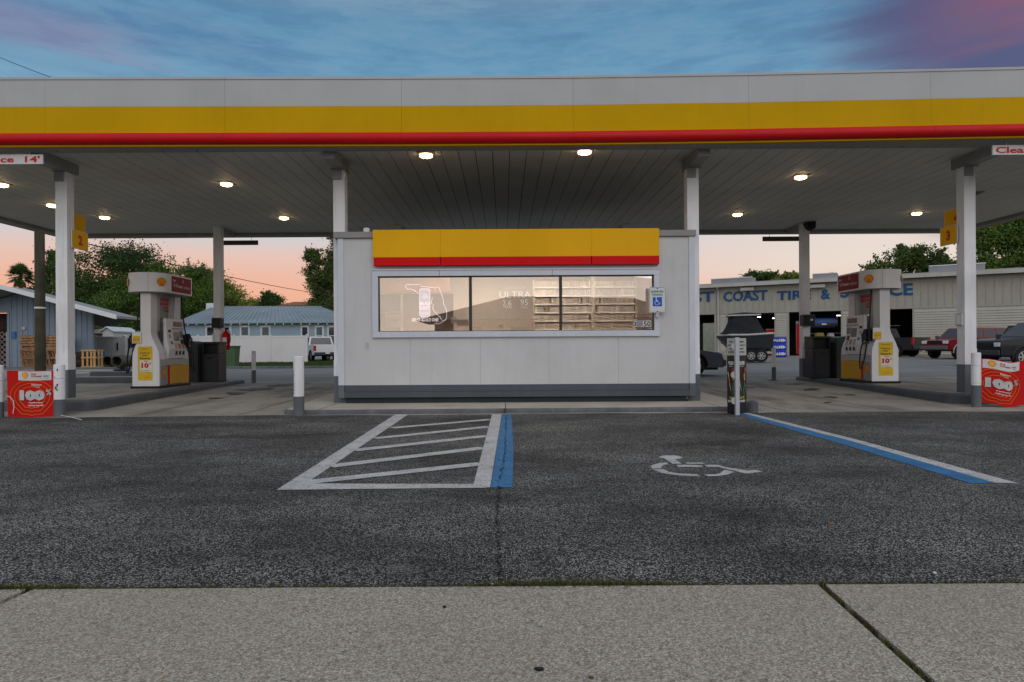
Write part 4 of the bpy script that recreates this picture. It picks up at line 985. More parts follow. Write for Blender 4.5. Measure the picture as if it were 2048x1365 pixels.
waste_bin(-7.83, 18.1, .46, .5, 1.08, 'dark grey waste bin with an open hood beside the left rear column')
wash_station(-8.35, 17.9, .56, .5, 1.10, 'dark grey rounded washing station between the left pump and the waste bin', 1)
waste_bin(8.52, 18.2, .50, .5, 1.13, 'dark grey waste bin with an open hood beside the right rear column')
wash_station(9.12, 18.0, .62, .5, 1.12, 'dark grey rounded washing station between the right pump and the waste bin', -1)
for nm, u, v0, v1, w, m_, lab in (('cleaning_sponge', 1639, 664, 671, .22, mat('sponge_yellow', (.55,.50,.12), .8), 'yellow cleaning item lying on the right waste bin'), ('paper_roll', 1661, 664, 671, .16, WHITET, 'small white roll on the right washing station')):
    p = at(u, v1, 18.15); hh = 7/F*18.15
    b0 = 1.317 if u < 1650 else 1.307
    tag(MB().prism([(-w/2,0),(w/2,0),(w/2-.03,hh),(-w/2+.03,hh)], 'xz', -.06, .06).build(nm, m_, bevel=.01, loc=(p.x, 18.15, b0)), lab, 'cleaning supplies')
# ------------------------------------------------------------------ bollards
def bollard(X, Y, r, h, zg, split, label, words=None, bands=()):
    t = thing('bollard', label, 'bollard', (X, Y, zg), 0, 'white bollards with grey feet')
    MB().lathe([(r,split),(r,h-.012),(r-.012,h),(0,h+.004)], n=24).build('post', COLW, t, smooth=False)
    MB().lathe([(0,-.03),(r+.002,-.03),(r+.002,split-.0005),(0,split-.0005)], n=24).build('foot', GREYP, t)
    for z in bands: 
        MB().tube([((r+.004)*math.cos(a), (r+.004)*math.sin(a), z) for a in np.linspace(0, 2*math.pi, 25)], .005, 5).build('cable_tie', WHITE, t)
    if words:
        bb = MB()
        for i, ch in enumerate(words):
            bb.text(ch, (-r*.78, -r*.66-.004, split+.06+i*.048), (.62,-.78,0), (0,0,1), 0, h=.032, w=.028, bold=.03)
        bb.build('lettering', BLACKT, t)
    return t
bollard(-3.29, 10.73, .082, .945, 0, .305, 'white bollard with a grey foot at the left end of the kiosk kerb', 'RESERVED')
bollard(-7.21, 10.86, .083, .835, 0, .27, 'scuffed white bollard at the right edge of the red banner on the left', None, (.62,))
bollard(-8.06, 10.66, .083, .835, 0, .25, 'white bollard cut by the left picture edge beside the red banner', None, (.60,.40))
bollard(8.10, 11.5, .073, .93, 0, .37, 'white bollard in front of the right canopy column beside the wavy red banner', None, (.72,.42))
bollard(-7.25, 19.4, .06, .92, .088, .36, 'slim bollard alone on the far side of the left drive')
bollard(7.85, 19.5, .06, .91, .088, .36, 'slim bollard on the far side of the right drive near the boat')
bollard(9.62, 11.3, .073, .93, 0, .37, 'white bollard beyond the right end of the wavy red banner')
scp = [x for x in col.objects if x.get('label', '').startswith('scuffed white')][0]
for k in range(7): 
    a = -1.3-rng.uniform(0, .6); z = .40+rng.uniform(0, .35); MB().box(-.0+.083*math.cos(a)-.004, .083*math.cos(a)+.010, .083*math.sin(a)-.004, .083*math.sin(a)+.002, z, z+.02+rng.uniform(0, .03)).build('scuff', BLACKT, scp)
tag(MB().tube([tuple(onz(u, v, .012)) for u, v in ((100,830),(128,832),(150,836.5),(163,840))], .006, 6).build('cable_tie_end', WHITE), 'thin white strap trailing on the ground beside the left bollard', 'strap')
tag(MB().tube([tuple(at(u, v, 10.6)) for u, v in ((13,793),(20,794),(27,803),(28,815),(26,828))], .006, 6).build('hanging_strap', WHITE), 'thin white strap hanging down over the left edge of the red banner', 'strap')
# ------------------------------------------------------------------ red banners
def banner(name, label, corners, wave, Y0, Y1, dx=0.0):
    """corners: pixel tl,tr,br,bl ; a sheet between two bollards with a soft wave"""
    t = thing(name, label, 'banner', (0,0,0), 0, 'red promotional banners at the ends of the forecourt')
    tl, tr, br, bl = [at(*c, Y) for c, Y in zip(corners, (Y0, Y1, Y1, Y0))]
    def P(u, v, off=0):
        a = tl.lerp(tr, u); b_ = bl.lerp(br, u); p = b_.lerp(a, v)
        ph = 2*math.pi*u*1.15+.6; dz = wave*math.sin(ph)*.55; return Vector((p.x, p.y + wave*math.sin(ph+.8) - off, p.z + dz))
    def strip(poly, m, off, bb, nseg=24):
        us = [q[0] for q in poly]
    def patch(bb, u0, u1, v0f, v1f, m, off, n=24):
        vs = []
        for i in range(n+1):
            u = u0+(u1-u0)*i/n; vs += [P(u, v0f(u), off), P(u, v1f(u), off)]
        bb.add(vs, [(2*i, 2*i+2, 2*i+3, 2*i+1) for i in range(n)], m)
    bb = MB(); patch(bb, 0, 1, lambda u: 0, lambda u: 1, 0, 0); patch(bb, 0, 1, lambda u: 0, lambda u: 1, 0, -.006)
    patch(bb, .24+dx*1.05, .92+dx*.75, lambda u: .79, lambda u: .985, 1, .002)
    W = (tr-tl).length
    def ptxt(s_, uc, vc, w, h, m, b_=.02, off=.006):
        uc += dx
        vs, fs, x0, x1, y0, y1 = text_geo(s_, b_)
        out = [P(uc + w*((v[0]-(x0+x1)/2)/(x1-x0)), vc + h*((v[1]-(y0+y1)/2)/(y1-y0)), off) for v in vs]; bb.add(out, fs, m)
    def ptube(pts, m, r=.005):
        out = []
        for a, b__ in zip(pts, pts[1:]):
            for k in range(3): t_ = k/3; out.append(P(a[0]+(b__[0]-a[0])*t_, a[1]+(b__[1]-a[1])*t_, .004))
        out.append(P(*pts[-1], .004)); bb.tube(out, r, 5, m)
    for k, sc in enumerate((.27, .36, .45)):
        cx_, cz_ = .52+dx, .42; pts = []
        for a in np.linspace(R(215), R(-35), 26): pts.append((cx_+sc*math.cos(a)*1.02, cz_+.02+sc*math.sin(a)*.80))
        k2 = sc*.62; pts += [(cx_+k2*1.02, cz_-sc*.62), (cx_+k2*.8, cz_-sc*.78), (cx_+k2*.2, cz_-sc*.80), (cx_, cz_-sc*.86), (cx_-k2*.2, cz_-sc*.80), (cx_-k2*.8, cz_-sc*.78), (cx_-k2*1.02, cz_-sc*.62), pts[0]]
        ptube([(min(.985, max(.02, p[0])), min(.78, max(.03, p[1]))) for p in pts], 3, .0045)
    for q, (du, dv) in enumerate(((.010, -.012), (0, 0))):
        ptxt('100', .53+du, .47+dv, .52, .225, 4 if q else 5, .085, .008+.004*q)
        ptxt('%', .87+du, .53+dv, .11, .13, 4 if q else 5, .02, .008+.004*q)
    ptxt('Removes', .62, .70, .20, .045, 2); ptxt('up to', .63, .65, .10, .03, 2); ptxt('of performance', .60, .31, .30, .04, 2); ptxt('robbing deposits', .60, .25, .32, .04, 2)
    ptxt('Shell', .56, .935, .09, .035, 6); ptxt('V-Power', .62, .885, .22, .05, 6, .03); ptxt('NITRO+', .82, .88, .12, .03, 7); ptxt('FUEL', .83, .835, .10, .012, 7)
    sm_ = [(x*.13*.9, z*.13) for x, z in scallop()]; bb.poly([P(.385+dx+x, .895+z*1.0, .004) for x, z in sm_][::-1], 8); bb.poly([P(.385+dx+x*.85, .895+z*.85, .006) for x, z in sm_][::-1], 9)
    bb.build('banner_sheet', [REDS, mat('banner_white', (.60,.60,.60), .45), WHITET, ORANGET, SILV, mat('banner_shadow', (.25,.01,.01), .5), REDT, BLACKT, EMBR, EMBY], t)
    return t
banner('promo_banner', 'flat red banner reading 100% tied between two bollards at the left picture edge', ((13,742),(110,741.5),(110,834),(15,835)), .006, 10.62, 10.80)
banner('promo_banner', 'wavy red banner reading 100% behind the bollard at the right picture edge', ((1960,720),(2062,724),(2058,814),(1960,808)), .045, 11.45, 11.4, -.15)
# ------------------------------------------------------------------ advert column with a slim pole
av = thing('advert_column', 'black triangular advert column reading vuse TASTE BEYOND at the right end of the kerb', 'advertising column', (0,0,0))
Yf = 10.42; fx_, fy_ = (1470.5-CX)/F*Yf, Yf
l_, r_ = (1453-CX)/F*(Yf+.22), (1492.5-CX)/F*(Yf+.24)
A_, B_, C_ = Vector((fx_, fy_, 0)), Vector((l_, Yf+.20, 0)), Vector((r_, Yf+.24, 0))
zt = 1.195
bb = MB(); bb.prism([(A_.x,A_.y),(C_.x,C_.y),(B_.x,B_.y)], 'xy', -.005, zt); core = bb.build('column_body', mat('advert_black', (.022,.020,.020), .35, .2, 3), av)
for a, b_, ttt in ((B_, A_, 'L'), (A_, C_, 'R')):
    d_ = (b_-a).normalized(); nn = Vector((d_.y, -d_.x, 0)); w = (b_-a).length; mid = (a+b_)/2 + nn*.002
    bb = MB(); bb.sheet([(-w/2+.008,-.135),(w/2-.008,-.135),(w/2-.008,.135),(-w/2+.008,.135)], mid+Vector((0,0,1.055)), d_, (0,0,1), 0, 1, .001)
    for k, s_ in enumerate(('WARNING:', 'THIS PRODUCT', 'contains', 'NICOTINE')): bb.text(s_, mid+nn*.003+Vector((0,0,1.135-k*.054)), d_, (0,0,1), 1, w=w*(.5,.72,.42,.62)[k], h=.022, bold=.03)
    bb.build('warning_panel', [mat('panel_white', (.48,.48,.47), .5), BLACKT], av)
    bb = MB(); q = lambda x, z: mid+nn*.003+d_*x+Vector((0,0,z))
    bb.text('vuse', q(0, .80), d_, (0,0,1), 0, w=w*.62, h=.06, bold=.02); bb.box(0,0,0,0,0,0) if 0 else None
    bb.sheet([(-w*.22,-.003),(w*.22,-.003),(w*.22,.003),(-w*.22,.003)], q(0,.75), d_, (0,0,1), 0)
    bb.text('TASTE', q(0,.255), d_, (0,0,1), 1, w=w*.52, h=.038, bold=.03); bb.text('BEYOND', q(0,.20), d_, (0,0,1), 0, w=w*.66, h=.038, bold=.03)
    rr = rng
    for (x0, z0, x1, z1, mm, wd) in ((-.36,.66,-.12,.50,2,.022),(-.26,.58,-.06,.42,3,.022),(-.16,.48,-.0,.36,4,.016),(.30,.50,.12,.30,5,.02),(.40,.46,.22,.22,6,.016)):
        p0, p1 = (x0*w, z0), (x1*w, z1); dd = Vector((p1[0]-p0[0], p1[1]-p0[1])).normalized(); pr = Vector((-dd.y, dd.x))*wd*.6
        bb.sheet([(p0[0]-pr.x,p0[1]-pr.y),(p1[0]-pr.x*.4,p1[1]-pr.y*.4),(p1[0]+pr.x*.4,p1[1]+pr.y*.4),(p0[0]+pr.x,p0[1]+pr.y)], mid+nn*(.003+.0006*mm), d_, (0,0,1), mm)
    for cx_, cz_, rr_, mm in ((.27,.60,.038,3),(.33,.69,.035,7),(.29,.55,.02,2)): bb.sheet([(cx_*w+rr_*math.cos(a)*.8, cz_+rr_*1.3*math.sin(a)) for a in np.linspace(0, 2*math.pi, 13)[:-1]], mid+nn*(.0035+.0008*mm), d_, (0,0,1), mm)
    bb.build('advert_print', [WHITET, mat('ad_gold', (.55,.42,.08), .5), mat('ad_yellow', (.60,.45,.08), .5), mat('ad_orange', (.55,.16,.05), .5), mat('ad_cream', (.55,.50,.40), .5), mat('ad_teal', (.08,.22,.20), .5), mat('ad_green', (.10,.22,.12), .5), mat('ad_red', (.40,.06,.05), .5)], av)
pp = thing('sign_post', 'slim pale square post standing in front of the black advert column', 'post', (fx_, Yf-.07, 0))
MB().box(-.030,.030,-.03,.03,0,1.20).build('post', mat('post_pale', (.42,.44,.47), .4, .06, 3), pp, bevel=.004)
for z, r_s in ((1.06,.05),(.62,.055),(.22,.055)): MB().cyl((-.035,-.0,z), (-.035,.03,z), r_s, n=14).build('reflector', LGREY, pp)
st_ = tag(MB().lathe([(0,0),(.09,0),(.085,.16),(.05,.19),(0,.2)], n=14).build('kerb_stub', IK, loc=(3.98, 10.75, 0)), 'rounded grey stub beside the foot of the advert column', 'post')
# ------------------------------------------------------------------ left blue metal building
BLUM = mat('blue_metal', (.20,.26,.34), .45, .06, .6, streak=.15, dirtc=(.16,.17,.18,1))
YB = 38.0
def bx_(u, Y): return at(u, 640, Y).x
lb = thing('metal_shed', 'blue ribbed metal building with a low white edged gable roof at far left', 'building', (0,0,0))
xr_ = bx_(186.5, YB); xl_ = xr_-14; zr = at(186, 640, YB).z; 
ridge = at(3, 572, 36.3); eave = at(233, 632, 36.3)
def roofz(x): return ridge.z + (eave.z-ridge.z)*abs(x-ridge.x)/(eave.x-ridge.x)
dx0, dx1 = bx_(-60, YB), bx_(15, YB); dzt = at(10, 626, YB).z
bb = MB(); g0 = .095
def wallpiece(x0, x1, z0):
    xs = [x0] + ([ridge.x] if x0 < ridge.x < x1 else []) + [x1]
    bb.prism([(x0, z0), (x1, z0)] + [(x, roofz(x)-.22) for x in xs[::-1]], 'xz', YB, YB+.1)
wallpiece(xl_, dx0, g0); wallpiece(dx1, xr_, g0); wallpiece(dx0, dx1, dzt)
x = dx1+.2
while x < xr_: bb.box(x, x+.045, YB-.03, YB, g0, roofz(x)-.25); x += .305
bb.add([(xr_, YB+.1, g0), (xr_-9.0, 50, g0), (xr_-9.0, 50, roofz(xr_)-.25), (xr_, YB+.1, roofz(xr_)-.25)], [(0,1,2,3)])
bb.build('wall', BLUM, lb)
bb = MB()
for s0, s1 in ((ridge, eave), (Vector((2*ridge.x-eave.x, ridge.y, eave.z)), ridge)):
    bb.prism([(s0.x, s0.z), (s1.x, s1.z), (s1.x, s1.z-.14), (s0.x, s0.z-.14)], 'xz', 36.35, 38.6)
    q0 = [(s0.x, s0.z), (s1.x, s1.z), (s1.x, s1.z-.14), (s0.x, s0.z-.14)]; bb.add([(x, 38.6, z) for x, z in q0] + [(x-9.0, 50, z) for x, z in q0], [(0,1,5,4),(1,2,6,5),(2,3,7,6),(3,0,4,7),(4,5,6,7)])
bb.build('roof', mat('roof_soffit', (.30,.30,.31), .7, .1, 1), lb)
bb = MB()
for s0, s1 in ((ridge, eave), (Vector((2*ridge.x-eave.x, ridge.y, eave.z)), ridge)):
    bb.prism([(s0.x, s0.z+.06), (s1.x, s1.z+.06), (s1.x, s1.z-.19), (s0.x, s0.z-.19)], 'xz', 36.25, 36.345)
bb.build('gable_trim', WHITE, lb)
bb = MB(); bb.box(dx1, dx1+.12, YB-.04, YB, g0, dzt+.1).box(dx0, dx1, YB-.04, YB, dzt, dzt+.12); bb.build('door_frame', BLUM, lb)
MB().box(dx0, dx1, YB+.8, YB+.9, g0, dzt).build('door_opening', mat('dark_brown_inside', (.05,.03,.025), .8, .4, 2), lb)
bb = MB(); gt = at(10, 664, YB).z; w_ = .30; x = dx1-3.0
while x < dx1-.05:
    for k in range(7):
        z0_ = g0+k*(gt-g0)/7; z1_ = z0_+(gt-g0)/7
        bb.tube([(x, YB-.02, z0_), (x+w_, YB-.02, z1_)], .014, 4); bb.tube([(x+w_, YB-.03, z0_), (x, YB-.03, z1_)], .014, 4)
    x += w_
bb.tube([(dx1-.02, YB-.03, g0), (dx1-.02, YB-.03, gt)], .03, 6); bb.build('folding_gate', mat('gate_paint', (.40,.36,.36), .6), lb)
bx0 = at(29.5, 670, YB); MB().box(bx0.x-.12, bx0.x+.12, YB-.12, YB, bx0.z-.18, bx0.z+.18).build('meter_box', mat('meter_blue', (.06,.16,.35), .5), lb)
bx0 = at(49, 657, YB); MB().cyl((bx0.x, YB-.08, bx0.z), (bx0.x, YB, bx0.z), .1, n=10).build('wall_lamp', LGREY, lb)
# pallets
WOOD = mat('pallet_wood', (.34,.20,.10), .8, .25, 4, c2=(.20,.11,.055,1)); WOODN = mat('new_wood', (.50,.30,.12), .7, .15, 4)
def pallet(loc, rot, label, group, L_=1.2, W_=1.0, m_=None):
    t = thing('wooden_pallet', label, 'pallet', loc, 0, group); t.rotation_euler = rot
    bb = MB()
    for k in range(7): x = -L_/2 + k*(L_-.1)/6; bb.box(x, x+.1, -W_/2, W_/2, .122, .144)
    bb.build('deck_board', m_ or WOOD, t)
    bb = MB()
    for y in (-W_/2, -.05, W_/2-.1): bb.box(-L_/2, L_/2, y, y+.1, .022, .12)
    bb.build('bearer', m_ or WOOD, t)
    bb = MB()
    for x in (-L_/2, -.05, L_/2-.1): bb.box(x, x+.1, -W_/2, W_/2, 0, .0215)
    bb.build('bottom_board', m_ or WOOD, t)
    return t
pz = at(60, 735, 36.6); px0 = at(68, 735, 36.6).x; px1 = at(104, 735, 36.6).x
lvl = ['lowest', 'second', 'third', 'fourth', 'fifth', 'sixth', 'seventh', 'eighth', 'ninth', 'tenth', 'eleventh', 'twelfth']
for s_, (cx_, nm) in enumerate(((px0, 'left'), (px1, 'right'))):
    for k in range(12):
        pallet((cx_+rng.uniform(-.09, .09), 36.9+rng.uniform(-.05, .05), .10+k*.147), (0, rng.uniform(-.01,.01), rng.uniform(-.09, .09)), 'wooden pallet, %s of the %s stack by the blue building' % (lvl[k], nm), 'stacked wooden pallets')
for u, v, r_, lab in ((66, 735, (-1.25, 0, .25), 'wooden pallet leaning against the stacks, left of the utility pole'), (96, 735, (-1.3, 0, -.2), 'wooden pallet leaning against the stacks beside the utility pole'), (112, 736, (-1.2, .1, -.35), 'wooden pallet leaning at the right end of the stacks')):
    p = at(u, v, 35.7); pallet((p.x, 35.75, .62), r_, lab, 'leaning wooden pallets')
# dark clutter and the crate by the corner
cr = thing('wooden_crate', 'light timber crate frame standing by the corner of the blue building', 'crate', (at(185, 720, 36.2).x, 36.2, .1))
bb = MB(); w, h, d = .72, .98, .7
for sy in (-d/2, d/2-.03):
    bb = MB(); bb.box(-w/2, w/2, sy+.031*(1 if sy < 0 else -1), sy+.034*(1 if sy < 0 else -1)+.0, .0, .03)
    for x in (-w/2, -w/6, w/6-.03, w/2-.1): bb.box(x, x+.1, sy, sy+.03, 0, h)
    bb.build('slat', WOODN, cr)
bb = MB()
for z in (0.02, h*.52, h-.09): bb.box(-w/2-.02, w/2+.06, -d/2-.03, -d/2-.001, z, z+.08); bb.box(w/2, w/2+.03, -d/2, d/2, z, z+.08)
bb.build('rail', WOODN, cr)
sk = thing('pallet_pile', 'low dark heap of broken boards left of the timber crate', 'wood pile', (at(165, 735, 36.4).x, 36.4, .1)); bb = MB()
for k in range(16): z = k*.055; bb.box(-.45+rng.uniform(-.1,.1), .4+rng.uniform(-.1,.1), -.4+rng.uniform(-.1,.2), .3, z, z+.045)
bb.build('boards', mat('dark_boards', (.07,.05,.04), .8, .3, 5), sk)
for u, lab in ((214, 'left one of two large black pipes lying by the white fence'), (233, 'right one of two large black pipes lying by the white fence')):
    p = at(u, 727, 38.0); t = thing('culvert_pipe', lab, 'pipe', (p.x, 38.0, .10), R(12), 'culvert pipes on the ground'); r_ = .31
    bb = MB(); n = 20; prof = [(r_, 0), (r_, 3.0), (r_-.04, 3.0), (r_-.04, 0)]
    vs = [(a*math.cos(i*2*math.pi/n), yy, r_+a*math.sin(i*2*math.pi/n)) for a, yy in prof for i in range(n)]
    bb.add(vs, [(j*n+i, j*n+(i+1) % n, ((j+1) % 4)*n+(i+1) % n, ((j+1) % 4)*n+i) for j in range(4) for i in range(n)]); bb.build('pipe_wall', mat('pipe_green', (.10,.11,.07), .6, .2, 3), t)
    bb = MB(); bb.cyl((0,.6,r_), (0,.62,r_), r_-.041, n=20); bb.build('pipe_inside', BLACK, t)
p = at(200, 712, 41); tag(MB().lathe([(0,0),(.28,0),(.29,.85),(0,.86)], n=16).build('plastic_barrel', mat('barrel_blue', (.02,.14,.38), .4), loc=(p.x, 41, .1)), 'blue plastic barrel behind the culvert pipes', 'barrel')
# ------------------------------------------------------------------ utility pole and wires
pb = onz(80.5, 742, .09); YP = 24.0; px_ = at(80.5, 700, YP).x
up = thing('utility_pole', 'weathered wooden utility pole in front of the pallet stacks', 'utility pole', (px_, YP, .05))
MB().lathe([(.0,0),(.175,0),(.165,2.6),(.15,9.6),(0,9.62)], n=18).build('pole', mat('pole_wood', (.075,.07,.045), .9, .3, 2, streak=.5, dirtc=(.03,.035,.025,1), bump=.5, bscale=14), up)
MB().lathe([(.172,2.50),(.175,2.50),(.175,2.56),(.172,2.56)], n=18).build('strap', WHITE, up)
def wire(pts, r, label):
    out = []
    for a, b_ in zip(pts, pts[1:]):
        a, b_ = Vector(a), Vector(b_)
        for k in range(13):
            t = k/12; p = a.lerp(b_, t); p.z -= .25*4*t*(1-t)*min(1, (b_-a).length/40); out.append(p)
    return tag(MB().tube(out, r, 5).build('overhead_wire', BLACK), label, 'wire')
wire([(px_, YP, 5.30), tuple(at(670, 592, 62))], .022, 'dark overhead wire sloping down to the right across the sunset sky')
p0, p1 = at(-20, 107, 26), at(130, 165, 24.2); wire([p0, p1], .012, 'thin dark wire in the sky at the upper left corner')
p0, p1 = at(1990, 532.5, 50), at(2090, 526, 50); wire([p0, p1], .015, 'thin pale wire in front of the oak at far right')
# ------------------------------------------------------------------ white fence
VIN = mat('vinyl_white', (.64,.64,.65), .5, .05, .6, dirt=.12, dirtc=(.35,.35,.33,1))
YF = 46.5
def fence(u0, u1, label, posts, g=.09, h=None):
    t = thing('vinyl_fence', label, 'fence', (0,0,0)); x0, x1 = bx_(u0, YF), bx_(u1, YF); zt = at((u0+u1)/2, 674, YF).z
    zt = g+1.85
    for i in range(posts-1):
        xa, xb = x0+(x1-x0)*i/(posts-1), x0+(x1-x0)*(i+1)/(posts-1); bb = MB(); bb.box(xa+.07, xb-.07, YF-.01, YF+.02, g+.03, zt)
        x = xa+.07
        while x < xb-.2: bb.box(x, x+.006, YF-.013, YF-.01, g+.15, zt-.1); x += .2
        bb.build('panel', VIN, t)
        MB().box(xa+.06, xb-.06, YF-.03, YF+.04, zt-.10, zt+.03).build('rail', VIN, t)
    for i in range(posts):
        xa = x0+(x1-x0)*i/(posts-1); bb = MB(); bb.box(xa-.065, xa+.065, YF-.06, YF+.07, g, zt+.06); bb.prism([(xa-.085, zt+.06),(xa+.085, zt+.06),(xa, zt+.13)], 'xz', YF-.08, YF+.09); bb.build('post', VIN, t)
    return t
fence(250, 613, 'long white vinyl fence in front of the pale blue house', 6)
gt_ = fence(190, 247, 'white vinyl gate section between the blue shed and the long fence', 2)
xg = bx_(235, YF); MB().box(xg-.04, xg+.04, YF-.05, YF-.014, 1.0, 1.55).build('latch', BLACK, gt_)
# ------------------------------------------------------------------ pale blue house
HB = mat('house_blue', (.27,.36,.44), .7, .05, .5, dirt=.1); HR = mat('house_roof', (.22,.28,.32), .5, .12, .5, streak=.3, dirtc=(.16,.13,.11,1)); HW = mat('house_trim', (.58,.62,.66), .6)
YH = 62.0
hs = thing('blue_house', 'long single storey pale blue house with a hipped metal roof behind the white fence', 'house', (0,0,0))
hx0, hx1, hx2, hx3 = bx_(366, YH), bx_(452, YH-1), bx_(672, YH), bx_(700, YH)
ez = at(520, 645, YH).z; 
bb = MB(); bb.box(hx0, hx3, YH, YH+9, 0, ez-.05)
z = .4
while z < ez-.2: bb.box(hx0-.01, hx3, YH-.018, YH-.001, z, z+.02); z += .19
bb.build('wall', HB, hs)
r0, r1 = at(432, 612, YH+4.5), at(628, 622, YH+4.5); rz = 4.55 if False else at(432, 613, YH+4.5).z
e0, e1 = hx0-.5, hx3+.2; ya, yb = YH-.5, YH+9.5; rx0, rx1 = at(430, 613, YH+4.5).x, at(640, 620, YH+4.5).x
bb = MB(); V_ = [(e0,ya,ez),(e1,ya,ez-.0),(e1,yb,ez),(e0,yb,ez),(rx0,YH+4.5,rz),(rx1,YH+4.5,rz-.05)]
bb.add(V_+[(e0,ya,ez-.12),(e1,ya,ez-.12),(e1,yb,ez-.12),(e0,yb,ez-.12)], [(0,1,5,4),(1,2,5),(2,3,4,5),(3,0,4),(6,7,1,0),(7,8,2,1),(8,9,3,2),(9,6,0,3),(9,8,7,6)])
for k in range(38):
    t = k/37; p = Vector(V_[0]).lerp(Vector(V_[1]), t); q = Vector(V_[4]).lerp(Vector(V_[5]), t); bb.tube([p+Vector((0,0,.02)), q+Vector((0,0,.02))], .025, 4)
bb.build('roof', HR, hs)
bb = MB(); x = e0+.3
while x < e1: bb.box(x, x+.08, ya+.02, ya+.5, ez-.26, ez-.125); x += .8
bb.build('rafter_end', HW, hs)
MB().box(hx1-.1, hx1+.1, YH-.03, YH-.019, 0, ez-.15).build('corner_board', HW, hs)
p = at(424, 612, YH+4.2); MB().box(p.x-.5, p.x+.5, YH+4, YH+4.6, p.z-.4, p.z+.25).build('roof_vent', HW, hs)
for u, w_, m_ in ((424, 18, GLASSD), (490, 13, SCREEN), (531.5, 13, SCREEN), (610, 10, GLASSD), (639, 11, SCREEN), (664, 11, GLASSD)):
    a_, b_ = at(u-w_/2, 690, YH), at(u+w_/2, 655, YH)
    o = MB().box(a_.x-.16, b_.x+.16, YH-.06, YH-.02, a_.z, b_.z+.16).build('window', HW, hs)
    bb = MB(); bb.box(a_.x, b_.x, YH-.07, YH-.061, a_.z+.1, b_.z, 0); bb.build('pane', m_, o)
    MB().box(a_.x, b_.x, YH-.085, YH-.071, (a_.z+b_.z)/2, (a_.z+b_.z)/2+.06).build('sash', HW, o)
# further roofs
def small_house(u0, u1, v_ridge, v_eave, Y, label, wc, rc, gable=True):
    t = thing('far_house', label, 'house', (0,0,0)); a_, b_ = at(u0, v_eave, Y), at(u1, v_eave, Y); r_ = at((u0+u1)/2, v_ridge, Y+3).z
    MB().box(a_.x+.3, b_.x-.3, Y, Y+6, 0, a_.z-.05).build('wall', wc, t)
    bb = MB(); bb.add([(a_.x,Y-.4,a_.z),(b_.x,Y-.4,a_.z),(b_.x,Y+6.4,a_.z),(a_.x,Y+6.4,a_.z),(a_.x+1.2,Y+3,r_),(b_.x-1.2,Y+3,r_)], [(0,1,5,4),(1,2,5),(2,3,4,5),(3,0,4),(3,2,1,0)]); bb.build('roof', rc, t); return t
small_house(150, 234, 655, 668, 56, 'tan roofed small house between the blue shed and the left pump', mat('tan_wall', (.25,.22,.19), .8), mat('brown_roof', (.16,.13,.11), .8, .15, 2))
small_house(556, 618, 604, 612, 90, 'distant house with an orange brown roof above the pale blue house', mat('tan_wall', (.25,.22,.19), .8), mat('orange_roof', (.32,.15,.09), .8, .15, 2))
gh = thing('white_shed', 'small white gabled shed behind the white gate', 'shed', (0,0,0)); a_, b_ = at(205, 695, 52), at(226, 656, 52)
MB().prism([(a_.x,.1),(b_.x,.1),(b_.x,b_.z-.25),((a_.x+b_.x)/2,b_.z),(a_.x,b_.z-.25)], 'xz', 52, 55).build('shed_wall', VIN, gh)
MB().prism([(a_.x-.15,b_.z-.33),((a_.x+b_.x)/2,b_.z+.02),(b_.x+.15,b_.z-.33),(b_.x+.15,b_.z-.25),((a_.x+b_.x)/2,b_.z+.10),(a_.x-.15,b_.z-.25)], 'xz', 51.8, 55.2).build('roof', HW, gh)
# low building across the street behind the camera: it only shows as a reflection in the kiosk window
ab = thing('street_building', 'dark roofed building across the street, mirrored in the kiosk window', 'building', (2.0, -26, 0))
MB().box(-7.2, 10.6, -8, 0, 0, 3.2).build('wall', mat('brick_brown', (.22,.14,.10), .8), ab)
MB().add([(-8.6,.8,3.1),(12,.8,3.3),(12,-8.8,3.3),(-8.6,-8.8,3.1),(-1.5,-4,5.2),(8.5,-4,5.0)], [(0,1,5,4),(1,2,5),(2,3,4,5),(3,0,4),(3,2,1,0)]).build('roof', mat('roof_brown', (.09,.065,.055), .9), ab)
for x in (-5, -1.5, 2, 5.5): MB().box(x, x+1.4, .0, .04, 1, 2.6).build('window', GLASSD, ab)
# dumpster
dp = thing('wheelie_bin', 'green bin with a dark lid just right of the left rear column', 'waste bin', (at(462, 720, 34.5).x, 34.5, .1)); 
MB().prism([(-.28,0),(.28,0),(.36,1.05),(-.36,1.05)], 'xz', -.3, .3).build('bin_body', mat('bin_green', (.05,.11,.05), .5), dp, bevel=.03); MB().box(-.38,.38,-.34,.34,1.05,1.13).build('lid', DGREY, dp, bevel=.02)
# verge grass and drive behind
grid('grass_verge', -60, -2, 34.9, 46, .012, GRASSG, 1.5)
grid('grass_verge', -17, -2, 46, 70, .012, GRASSG, 1.5)
pts = []
for i in range(16000):
    x, y = rng.uniform(-20, -7.5), rng.uniform(35.0, 50); pts.append((x, y, gz(x, y)+.01, 1.))
def tufts(name, pts, h, m, label):
    vs = []; fs = []
    for (x, y, z, s) in pts:
        a = rng.uniform(0, 2*math.pi); hh = h*s*rng.uniform(.4, 1.2); w = .03; k = len(vs)
        vs += [(x-w*math.cos(a), y-w*math.sin(a), z), (x+w*math.cos(a), y+w*math.sin(a), z), (x+rng.normal(0, .04), y, z+hh)]; fs.append((k, k+1, k+2))
    bb = MB(); bb.add(vs, fs); return tag(bb.build(name, m), label, 'grass', kind='stuff')
tufts('verge_grass', pts, .09, mat('lawn_green', (.05,.085,.018), .9, .3, 2), 'short green grass in front of the parked pickup')
kerbed('street_kerb', [(-60, 33.3), (-4.2, 33.3), (-4.2, 33.5), (-60, 33.5)], .05, .20)
bb = MB()
for x0 in (-16, -12, -9): bb.box(x0, x0+2.6, 26.9, 27.0, .0, .001)
